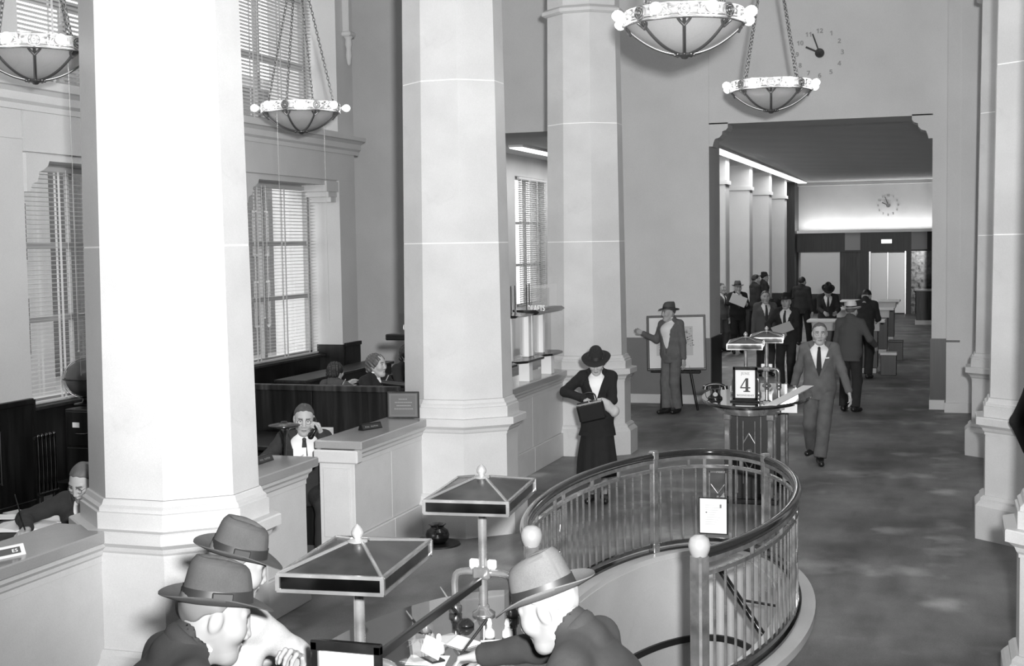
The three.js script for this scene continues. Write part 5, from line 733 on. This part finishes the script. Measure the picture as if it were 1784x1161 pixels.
// ---- the crowd in the annex
{ const mk = (label, px, py, h, o) => { const p = atH(px, py, h); return J(person({ label, at: [p.x, p.z], height: h - (o.hat ? 0.05 : 0), cell: 0.02, turn: toCam(p.x, p.z) + (o.t || 0), ...o })); };
  const navy = mat(0.03, 0.9), grey = mat(0.09, 0.9), darkg = mat(0.05, 0.9);
  mk('man in a black coat and grey hat holding a pale folder before the pier', 1285, 487, 1.78, { t: 0.3, hat: M.feltMid, jacket: M.clothBlack, trousers: M.clothBlack, handR: [-0.08, 1.25, 0.3], poleR: [-1, -0.5, 0], handL: [0.15, 1.2, 0.28] });
  mk('bareheaded person in a white shirt at the annex counter', 1300, 478, 1.735, { t: 2.2, hair: M.hairDark, jacket: M.clothLight, trousers: darkg, jacketName: 'shirt_top', tie: false, shirt: false });
  mk('man in a black hat facing the annex counter beside the white shirt', 1331, 472, 1.8, { t: 1.9, hat: M.feltDark, jacket: M.clothDark, trousers: M.clothDark, hair: M.hairDark });
  mk('dark-haired person just behind the white-shirted customer', 1316, 477, 1.83, { t: 2.0, hair: M.hairDark, jacket: M.clothDark, trousers: M.clothDark });
  mk('older man in a grey suit with white collar waiting in the annex', 1333, 505, 1.72, { t: 0.2, hair: M.hairBrown, jacket: grey, trousers: darkg });
  mk('man in a dark hat and dark suit reading a folded newspaper', 1370, 507, 1.78, { t: -0.25, hat: M.feltDark, jacket: M.clothDark, trousers: M.clothDark, handR: [-0.2, 1.05, 0.32], poleR: [-1, -0.5, 0], handL: [0.1, 1.05, 0.34], poleL: [1, -0.5, 0], vee: 0.15 });
  mk('man in a black suit with back turned near the white panel', 1397, 481, 1.78, { t: 2.7, hat: null, hair: M.hairDark, jacket: M.clothDark, trousers: M.clothBlack, footR: [-0.24, 0, -0.05] });
  mk('man in a dark coat and hat bending over an annex desk', 1441, 487, 1.8, { t: 0.1, hat: M.feltDark, jacket: M.clothDark, trousers: M.clothDark, lean: 0.25, headPitch: 0.4, handL: [0.16, 1.08, 0.42], handR: [-0.12, 1.08, 0.45] });
  mk('man in a white straw hat and grey suit with his back turned', 1480, 520, 1.78, { t: 2.75, hat: M.straw, hatShape: panama, jacket: mat(0.08, 0.9), trousers: M.clothDark, hair: M.hairGrey, handR: [-0.3, 1.05, 0.3], lean: 0.1, cell: 0.016 });
  mk('tall man in a dark suit writing at the annex desk, back turned', 1504, 498, 1.8, { t: 2.9, hair: M.hairDark, jacket: M.clothDark, trousers: M.clothDark, lean: 0.35, headPitch: 0.35, handL: [0.2, 1.08, 0.45], handR: [-0.15, 1.08, 0.48] });
  mk('person in black silhouetted beside the polished doors', 1583, 460, 1.75, { t: -1.2, hair: M.hairDark, jacket: M.clothBlack, trousers: M.clothBlack });
  mk('man in a grey jacket partly hidden by the end wall opening', 1256, 492, 1.7, { t: 0.9, hair: M.hairBrown, jacket: grey, trousers: darkg });
  { const p = atH(1285, 487, 1.78), a = p.clone().add(V3(0.08, -0.48, 0.42)); const o = solo('paper_folder', cb(-0.19, 0.19, -0.12, 0.12, -0.006, 0.006, 0.003), M.paperGrey, 'pale folder held by the man in the black coat', 'folder'); o.position.copy(a); o.rotation.set(-0.2, 0.2, -0.35); }
  { const p = atH(1370, 507, 1.78), a = p.clone().add(V3(-0.02, -0.66, 0.44)); const o = solo('newspaper', cb(-0.18, 0.18, -0.1, 0.1, -0.01, 0.01, 0.004), M.paperGrey, 'folded newspaper in the hands of the dark-hatted man', 'newspaper'); o.position.copy(a); o.rotation.set(-0.7, 0.1, 0.5); }
}

// ================================================================ OFFICE FURNITURE AND SMALL THINGS
{ const o = thing('office_partition', 'dark wooden partition between the telephone officer and the typists', 'partition', [0, 0, -11.62]);
  for (let i = 0; i < 3; i++) { const a = -7.7 + i * 0.913; part('panel', cb(a + 0.004, a + 0.909, 0.1, 1.3, -0.02, 0.02, 0.004), M.wood, o); }
  part('top_rail', cb(-7.7, -4.96, 1.3, 1.36, -0.04, 0.04, 0.008), M.woodMid, o); part('base_rail', cb(-7.7, -4.96, 0, 0.1, -0.03, 0.03, 0.004), M.wood, o); }
{ const o = thing('office_desk', 'dark desk strewn with papers against the partition', 'desk', [-6.3, 0, -11.05]); part('desk_top', cb(-1.1, 1.0, 0.86, 0.9, -0.5, 0.4), M.wood, o); for (const x of [-0.8, 0.7]) part('drawer_pedestal', cb(x - 0.25, x + 0.25, 0, 0.86, -0.45, 0.35), M.wood, o);
  const sheet = (label, px, py, w, d, t, m = M.paper, th = 0.02) => { const p = atZ(px, py, -11.2); const q = solo('desk_paper', cb(-w / 2, w / 2, 0, th, -d / 2, d / 2, 0.002), m, label, 'paper'); q.position.set(p.x, 0.901, -11.2); q.rotation.y = t; };
  sheet('stack of white paper behind the telephone man’s head', 553, 722, 0.22, 0.25, 0.1, M.paper, 0.09); sheet('loose fanned letters on the desk by the partition', 612, 724, 0.26, 0.2, 0.5, M.paper, 0.05); }
{ const o = thing('officer_desk', 'dark desk in front of the man on the telephone', 'desk', [-5.45, 0, -9.35]); part('desk_top', cb(-0.55, 0.42, 0.74, 0.78, -0.25, 0.75), M.wood, o); part('body', cb(-0.5, 0.4, 0, 0.74, -0.1, 0.7), M.wood, o); part('desk_pad', cb(0.1, 0.4, 0.78, 0.8, -0.22, 0.1), M.paper, o); }
{ const p = atDepth(495, 742, 10.75), o = thing('disc_lamp', 'dark pedestal lamp with a flat disc shade before the telephone man', 'lamp', [p.x, 0.782, p.z]); const h = p.y - 0.782;
  part('base', lathe([[0.001, 0], [0.09, 0], [0.09, 0.012], [0.03, 0.03], [0.018, 0.05]], 18), M.bronze, o); part('stem', lathe([[0.013, 0.03], [0.012, h - 0.14], [0.018, h - 0.09], [0.035, h - 0.04], [0.06, h - 0.015]], 16), M.bronze, o); part('shade', lathe([[0.06, h - 0.02], [0.12, h - 0.008], [0.13, h], [0.125, h + 0.008], [0.05, h + 0.022], [0.03, h + 0.024], [0.022, h + 0.036], [0.001, h + 0.038]], 24), M.bronze, o); }
// name plates on the counters
function namePlate(px, py, turn, w, label, light) {
  const p = atH(px, py, 1.1), o = thing('name_plate', label, 'name plate', [p.x, 1.1, p.z], turn);
  part('block', [extrude([[-0.025, 0], [0.03, 0], [0.005, 0.055], [-0.005, 0.055]], w).translate(0, 0, -w / 2)], light ? M.white : M.wood, o);
  const cv = document.createElement('canvas'); cv.width = 256; cv.height = 64; const c = cv.getContext('2d'); c.fillStyle = light ? '#555' : '#2a2a2a'; c.fillRect(0, 0, 256, 64); c.fillStyle = light ? '#eee' : '#777'; if (light) { c.font = 'bold 46px sans-serif'; c.textAlign = 'right'; c.fillText('ES', 236, 48); } else { for (let i = 0; i < 9; i++) if (i !== 3) c.fillRect(40 + i * 20, 24 + (i % 3) * 2, 12, 18); }
  const t = new THREE.CanvasTexture(cv); t.colorSpace = THREE.SRGBColorSpace; const f = part('face', new THREE.PlaneGeometry(w - (light ? 0.05 : 0.02), light ? 0.034 : 0.044), mat(1, 0.5, { map: t }), o, true); f.position.set(0.0185, 0.0285, 0); f.rotation.set(0, Math.PI / 2, 0); f.rotateX(-0.427);
  return o; }
namePlate(4, 972, -0.35, 0.24, 'white-rimmed name plate on the counter beside the ledger', true);
namePlate(458, 806, 0, 0.24, 'dark name plate on the short counter under the disc lamp', false);
namePlate(645, 748, -0.4, 0.24, 'dark name plate on the counter in front of the framed notice', false);
{ // framed notice
  const p = atH(731, 722, 1.1), o = thing('framed_notice', 'dark framed notice propped on the counter against the column', 'notice', [-4.79, 1.1, -11.31], 0.2);
  part('frame', [cb(-0.15, 0.15, 0, 0.25, -0.012, 0.012, 0.004)], M.woodMid, o);
  const cv = document.createElement('canvas'); cv.width = 256; cv.height = 220; const c = cv.getContext('2d'); c.fillStyle = '#5c5c5c'; c.fillRect(0, 0, 256, 220); c.strokeStyle = '#6e6e6e'; c.lineWidth = 5; c.strokeRect(14, 14, 228, 192); c.fillStyle = '#8c8c8c'; for (const [y, a, b] of [[50, 90, 165], [80, 55, 205], [110, 70, 190], [140, 50, 208]]) for (let x = a; x < b; x += 13) c.fillRect(x, y, 8, 10); const t = new THREE.CanvasTexture(cv); t.colorSpace = THREE.SRGBColorSpace;
  part('sheet', new THREE.PlaneGeometry(0.27, 0.22).translate(0, 0.125, 0.0125), mat(1, 0.4, { map: t }), o, true); }
{ // spittoon on its mat
  const o = thing('spittoon', 'round polished spittoon on a dark mat at the foot of the column', 'spittoon', [-4.36, 0, -11.02]);
  part('mat', new THREE.CylinderGeometry(0.2, 0.21, 0.014, 32).translate(0, 0.007, 0), M.black, o); part('bowl', lathe([[0.001, 0.015], [0.07, 0.015], [0.1, 0.05], [0.108, 0.09], [0.095, 0.13], [0.06, 0.155], [0.06, 0.17], [0.08, 0.185], [0.076, 0.188], [0.05, 0.17]], 24), M.bronze, o); }
{ // globe, cabinet, radiator at the left wall
  const o = thing('file_cabinet', 'dark file cabinet with a white label card under the window', 'cabinet', [-8.02, 0, -11.4]);
  part('body', cb(-0.27, 0.27, 0, 1.14, -0.4, 0.4, 0.01), M.wood, o);
  for (let i = 0; i < 3; i++) { const d = part('drawer', cb(-0.25, 0.25, 0.06 + i * 0.36, 0.4 + i * 0.36, 0.4, 0.415, 0.006), M.wood, o); part('pull', tube([[-0.14, 0.19 + i * 0.36, 0.415], [-0.12, 0.185 + i * 0.36, 0.44], [-0.02, 0.185 + i * 0.36, 0.44], [0.0, 0.19 + i * 0.36, 0.415]], 0.006, 12, 6), M.brassDark, d); }
  const c = atZ(132, 741, -10.98); part('label_card', cb(c.x + 8.02 - 0.04, c.x + 8.02 + 0.04, c.y - 0.025, c.y + 0.025, 0.416, 0.42, 0.001), M.paper, o);
  const gp = atZ(147, 662, -11.35), g = thing('desk_globe', 'dark globe on a ring stand in front of the window blind', 'globe', [gp.x, 1.14, -11.35]);
  part('sphere', new THREE.SphereGeometry(0.185, 32, 20).translate(0, 0.27, 0), M.globe, g); part('meridian', new THREE.TorusGeometry(0.2, 0.008, 8, 48).rotateY(0.6).translate(0, 0.27, 0), M.brass, g); part('horizon_ring', new THREE.TorusGeometry(0.205, 0.01, 6, 48).scale(1, 1, 0.7).rotateX(Math.PI / 2).translate(0, 0.27, 0), M.woodMid, g); part('stand', [lathe([[0.001, 0], [0.11, 0], [0.11, 0.015], [0.03, 0.03], [0.02, 0.07], [0.03, 0.08]], 18)], M.wood, g);
  const r = thing('radiator', 'dark column radiator with five bright tubes by the wainscot', 'radiator', [-8.9, 0, -11.45]);
  for (let i = 0; i < 5; i++) part('section', [tube([[0.03, 0.18, 0.13 - i * 0.065], [0.035, 0.5, 0.13 - i * 0.065], [0.03, 0.8, 0.13 - i * 0.065]], 0.018, 10, 8), ball(0.03, 0.8, 0.13 - i * 0.065, 0.02, 8)], M.brassDark, r); part('header', [bar([0.03, 0.2, 0.15], [0.03, 0.2, -0.16], 0.022)], M.bronze, r); part('header', bar([0.0, 0.78, 0.15], [0, 0.78, -0.16], 0.02), M.bronze, r); part('foot', bar([0.03, 0, 0.1], [0.03, 0.2, 0.1], 0.015), M.bronze, r); part('foot', bar([0.03, 0, -0.1], [0.03, 0.2, -0.1], 0.015), M.bronze, r);
  const gr = thing('wall_grille', 'dark patterned heating grille set in the wainscot', 'grille', [XP + 0.032, 0.35, -10.5]); part('frame', [cb(0, 0.02, 0, 0.55, -0.45, -0.42), cb(0, 0.02, 0, 0.55, 0.42, 0.45), cb(0, 0.02, 0, 0.03, -0.42, 0.42), cb(0, 0.02, 0.52, 0.55, -0.42, 0.42)], M.wood, gr); for (let i = 0; i < 9; i++) part('bar', cb(0, 0.012, 0.03, 0.52, -0.4 + i * 0.1 - 0.008, -0.4 + i * 0.1 + 0.008, 0.002), M.woodMid, gr); for (let i = 0; i < 6; i++) part('bar', cb(0, 0.012, 0.07 + i * 0.08, 0.085 + i * 0.08, -0.42, 0.42, 0.002), M.woodMid, gr); }
{ // typists' desks and typewriter
  struct('floor_platform', bx(-9.0, -5.05, 0, 0.25, -11.7, -16.4), M.wood);
  const o = thing('typist_desk', 'dark desk of the typists behind the partition', 'desk', [-5.9, 0.25, -12.3]); part('desk_top', cb(-1.9, 0.75, 0.78, 0.82, -0.35, 0.45), M.wood, o); part('modesty_panel', cb(-1.85, 0.7, 0, 0.78, 0.38, 0.42), M.wood, o); part('end_panel', cb(-1.88, -1.84, 0, 0.78, -0.3, 0.4), M.wood, o); part('end_panel', cb(0.68, 0.72, 0, 0.78, -0.3, 0.4), M.wood, o);
  const t = atDepth(618, 668, 13.15), k = thing('typewriter', 'black typewriter between the two typists', 'typewriter', [t.x, 1.07, t.z - 0.1], 2.6);
  part('body', [extrude([[-0.18, 0], [0.16, 0], [0.16, 0.05], [0.02, 0.1], [-0.02, 0.2], [-0.18, 0.2]], 0.32).rotateY(-Math.PI / 2).translate(0.16, 0, 0)], M.bakelite, k); const pl = part('platen', [bar([-0.2, 0.225, -0.1], [0.2, 0.225, -0.1], 0.025), bar([-0.22, 0.225, -0.1], [-0.2, 0.225, -0.1], 0.032)], M.black, k); part('lever', bar([0.18, 0.24, -0.08], [0.24, 0.29, 0.0], 0.006), M.chrome, k); for (let i = 0; i < 4; i++) part('key_row', [...Array(10)].map((_, j) => new THREE.CylinderGeometry(0.008, 0.008, 0.008, 8).translate(-0.12 + j * 0.026 + i * 0.006, 0.065 + i * 0.014, 0.13 - i * 0.03)), M.chrome, k);
  const q = thing('typewriter', 'black typewriter in front of the profile woman', 'typewriter', [-5.3, 1.07, -12.5], 2.6); for (const c of k.children) q.add(c.clone());
  const tall = thing('back_cabinet', 'low dark cabinet run under the windows behind the typists', 'cabinet', [-8.7, 0, -18.0]); part('body', cb(-0.2, 0.25, 0, 0.82, -1.5, 1.5), M.wood, tall); part('top', cb(-0.22, 0.28, 0.82, 0.86, -1.55, 1.55), M.woodMid, tall);
  const dp = atDepth(560, 672, 12.9), s = solo('desk_paper', cb(-0.16, 0.16, 0, 0.01, -0.12, 0.12, 0.002), M.paper, 'pale papers at the corner of the typists’ desk', 'paper'); s.position.set(dp.x + 0.25, 1.071, -12.2);
  const bc = thing('back_counter', 'dark low counter in front of the recessed end wall', 'counter', [-6.9, 0, -18.2]); part('body', cb(-0.25, 0.25, 0, 0.92, -1.7, 1.7), M.wood, bc); part('top', cb(-0.3, 0.3, 0.92, 0.96, -1.75, 1.75), M.woodMid, bc); }
{ // teller screens on the far counter
  const X = -4.76, o = thing('teller_screen', 'teller screen with white posts, dark shelves and plate glass on the counter', 'screen', [X, 1.1, 0]);
  const shelf = (z0, z1) => part('deal_shelf', [extrude([[-0.16, z0], [0.1, z0], [0.2, z0 - 0.15], [0.2, z1 + 0.15], [0.1, z1], [-0.16, z1]].map(p => [p[0], -p[1]]), 0.025).rotateX(-Math.PI / 2).translate(0, 0.235, 0)], M.bakelite, o);
  shelf(-13.0, -14.2); shelf(-14.3, -15.25); shelf(-15.3, -16.05);
  for (const z of [-14.72, -15.62]) part('support_block', cb(0.02, 0.15, 0, 0.234, z - 0.07, z + 0.07, 0.004), M.white, o);
  for (const [z, w] of [[-14.3, 0.04], [-14.98, 0.1], [-15.1, 0.05], [-15.55, 0.06]]) part('glass_post', cb(-0.02, 0.06, 0.262, 0.76, z - w / 2 - 0.02, z + w / 2, 0.006), M.white, o);
  for (const [a, b] of [[-14.32, -14.95], [-15.12, -15.52], [-15.6, -16.05]]) part('glass_pane', bx(0, 0.006, 0.262, 0.78, a, b), M.plateGlass, o);
  part('canopy', [extrude([[-0.2, 0], [0.16, 0], [0.2, 0.03], [0.16, 0.06], [-0.2, 0.06]], 1.1).translate(0, 0.76, -16.02)], M.bakelite, o); part('canopy', [extrude([[-0.2, 0], [0.12, 0], [0.16, 0.025], [-0.2, 0.05]], 0.6).translate(0, 0.76, -14.85)], M.bakelite, o);
  part('sign_glass', bx(0.1, 0.106, 0.82, 1.1, -16.0, -14.95), M.plateGlass, o); for (const z of [-14.6, -14.75, -15.2, -15.3]) part('upright', cb(-0.05, -0.03, 0.8, 1.12, z - 0.012, z + 0.012, 0.002), M.chrome, o);
  const g = new TextGeometry('DRAFTS', { font: fontB, size: 0.11, depth: 0.006, curveSegments: 3 }); g.computeBoundingBox(); { const q = atZ(919, 542, -15.0); g.scale(0.215 / g.boundingBox.max.x, 0.62, 1).translate(q.x - X, q.y - 1.1, -15.0); part('lettering', g, M.white, o); part('sign_glass', bx(q.x - X - 0.08, q.x - X + 0.27, 0.82, 1.08, -15.012, -15.006), M.plateGlass, o); } 
  // the lettering turned to face the aisle and the hall
  const s2 = thing('teller_screen', 'dark canopy with white letters peeping out behind the column', 'screen', [-5.02, 0, -11.95]); part('post', cb(-0.02, 0.02, 1.0, 1.8, -0.1, -0.06), M.chrome, s2); part('base', cb(-0.15, 0.15, 0, 1.0, -0.12, 0.02), M.wood, s2); part('canopy', cb(-0.2, 0.4, 1.78, 1.84, -0.12, 0.05, 0.01), M.bakelite, s2); part('sign_glass', bx(-0.08, 0.4, 1.84, 2.04, -0.04, -0.034), M.plateGlass, s2);
  const g2 = new TextGeometry('CO', { font: fontB, size: 0.07, depth: 0.006, curveSegments: 3 }); part('lettering', g2.scale(0.7, 1, 1).translate(-0.04, 1.87, -0.032), M.white, s2); }
{ // easel with the framed drawing
  const z = -21.15, c = atZ(1183, 601, z), o = thing('easel', 'wooden easel carrying a framed building drawing by the end wall', 'easel', [c.x - 0.02, 0, z + 0.1]);
  part('leg', bar([-0.22, 0, 0.18], [-0.2, 1.3, -0.02], 0.02, 0.02, 6), M.wood, o); part('leg', bar([0.36, 0, 0.12], [0.1, 1.3, -0.02], 0.02, 0.02, 6), M.wood, o); part('leg', bar([0, 0, -0.4], [0, 1.3, -0.04], 0.02, 0.02, 6), M.wood, o); part('ledge', cb(-0.4, 0.4, 0.6, 0.635, 0.02, 0.12), M.wood, o);
  const f = thing('framed_drawing', 'framed pale aerial drawing of a building standing on the easel', 'picture', [c.x, 0.64, z + 0.19], 0); f.rotation.set(-0.1, 0.12, 0.02, 'YXZ');
  part('frame', [cb(-0.47, 0.47, 0, 0.035, -0.015, 0.015), cb(-0.47, 0.47, 0.85, 0.885, -0.015, 0.015), cb(-0.47, -0.435, 0.03, 0.86, -0.015, 0.015), cb(0.435, 0.47, 0.03, 0.86, -0.015, 0.015)], M.woodMid, f);
  const cv = document.createElement('canvas'); cv.width = 512; cv.height = 480; const x = cv.getContext('2d'); x.fillStyle = '#e6e6e6'; x.fillRect(0, 0, 512, 480); x.fillStyle = '#c9c9c9'; x.fillRect(70, 90, 340, 270); const R = k => hash(k, 7, 91); for (let r = 0; r < 9; r++) for (let i = 0; i < 16; i++) { const px = 80 + i * 20 + r * 3, py = 250 - i * 7 + r * 22 - 60; if (py > 96 && py < 350) { const v = 90 + R(r * 20 + i) * 120 | 0; x.fillStyle = `rgb(${v},${v},${v})`; x.fillRect(px, py, 8 + R(i + r) * 9, 5 + R(i * 3 + r) * 9); } } x.fillStyle = '#a8a8a8'; x.fillRect(130, 120, 60, 8); x.fillStyle = '#8a8a8a'; x.save(); x.translate(150, 200); x.rotate(-0.32); x.fillRect(0, 0, 220, 10); x.restore(); const t = new THREE.CanvasTexture(cv); t.colorSpace = THREE.SRGBColorSpace;
  part('drawing', new THREE.PlaneGeometry(0.88, 0.83).translate(0, 0.443, 0.004), mat(0.95, 0.7, { map: t }), f, true); part('backing', bx(-0.45, 0.45, 0.02, 0.87, -0.012, -0.002), M.woodMid, f); }
// ---- annex desks and benches
for (const [z, label] of [[-27.7, 'annex writing desk with a bright top edge behind the striding man'], [-32.4, 'annex writing desk second from the end-wall opening'], [-36.6, 'annex writing desk closest to the polished doors']]) {
  const o = thing('annex_desk', label, 'desk', [-1.93, 0, z]); part('desk_top', cb(-0.77, 0.77, 1.02, 1.07, -0.3, 0.3, 0.012), M.white, o); part('body', cb(-0.55, 0.62, 0.1, 0.85, -0.2, 0.2), M.wood, o); part('apron', cb(-0.66, 0.66, 0.85, 1.02, -0.25, 0.25), M.plaster, o); part('foot', cb(-0.6, 0.6, 0, 0.1, -0.25, 0.25), M.marble, o); }
for (const [x, z, label] of [[-1.08, -27.2, 'low dark stool with a pale top beside the annex desk'], [-1.06, -30.6, 'low dark stool beyond the pale-topped stool']]) { const o = thing('annex_stool', label, 'stool', [x, 0, z]); part('body', cb(-0.15, 0.15, 0, 0.4, -0.15, 0.15), M.wood, o); part('seat', cb(-0.16, 0.16, 0.4, 0.45, -0.16, 0.16), z > -28 ? M.white : M.wood, o); }
{ const o = thing('annex_side_counter', 'dark side counter with pale top near the polished doors', 'counter', [-0.45, 0, -43.4]); part('body', cb(-0.45, 0.6, 0.14, 1.05, -0.3, 0.3), M.woodMid, o); part('top', cb(-0.5, 0.65, 1.05, 1.1, -0.35, 0.35), M.marbleTop, o); part('plinth', cb(-0.48, 0.62, 0, 0.14, -0.32, 0.32), M.marble, o); }
{ // photographer's flash on its stand, behind the lens
  const o = thing('flash_stand', 'photographer’s flash reflector on a tall stand beside the camera', 'flash', [0.2, 0, 0.16]); part('pole', bar([0, 0.4, 0], [0, 2.93, 0], 0.014), M.chrome, o); for (let i = 0; i < 3; i++) part('leg', bar([0, 0.9, 0], [0.35 * Math.sin(i * 2.1), 0, 0.35 * Math.cos(i * 2.1)], 0.01), M.chrome, o); part('reflector', lathe([[0.02, 0], [0.06, 0.02], [0.1, 0.06], [0.12, 0.1]], 24).rotateX(-Math.PI / 2).translate(0, 2.93, -0.02), M.chrome, o); part('bulb', ball(0, 2.93, -0.06, 0.03, 12), M.white, o); }
renderer.render(scene, camera);
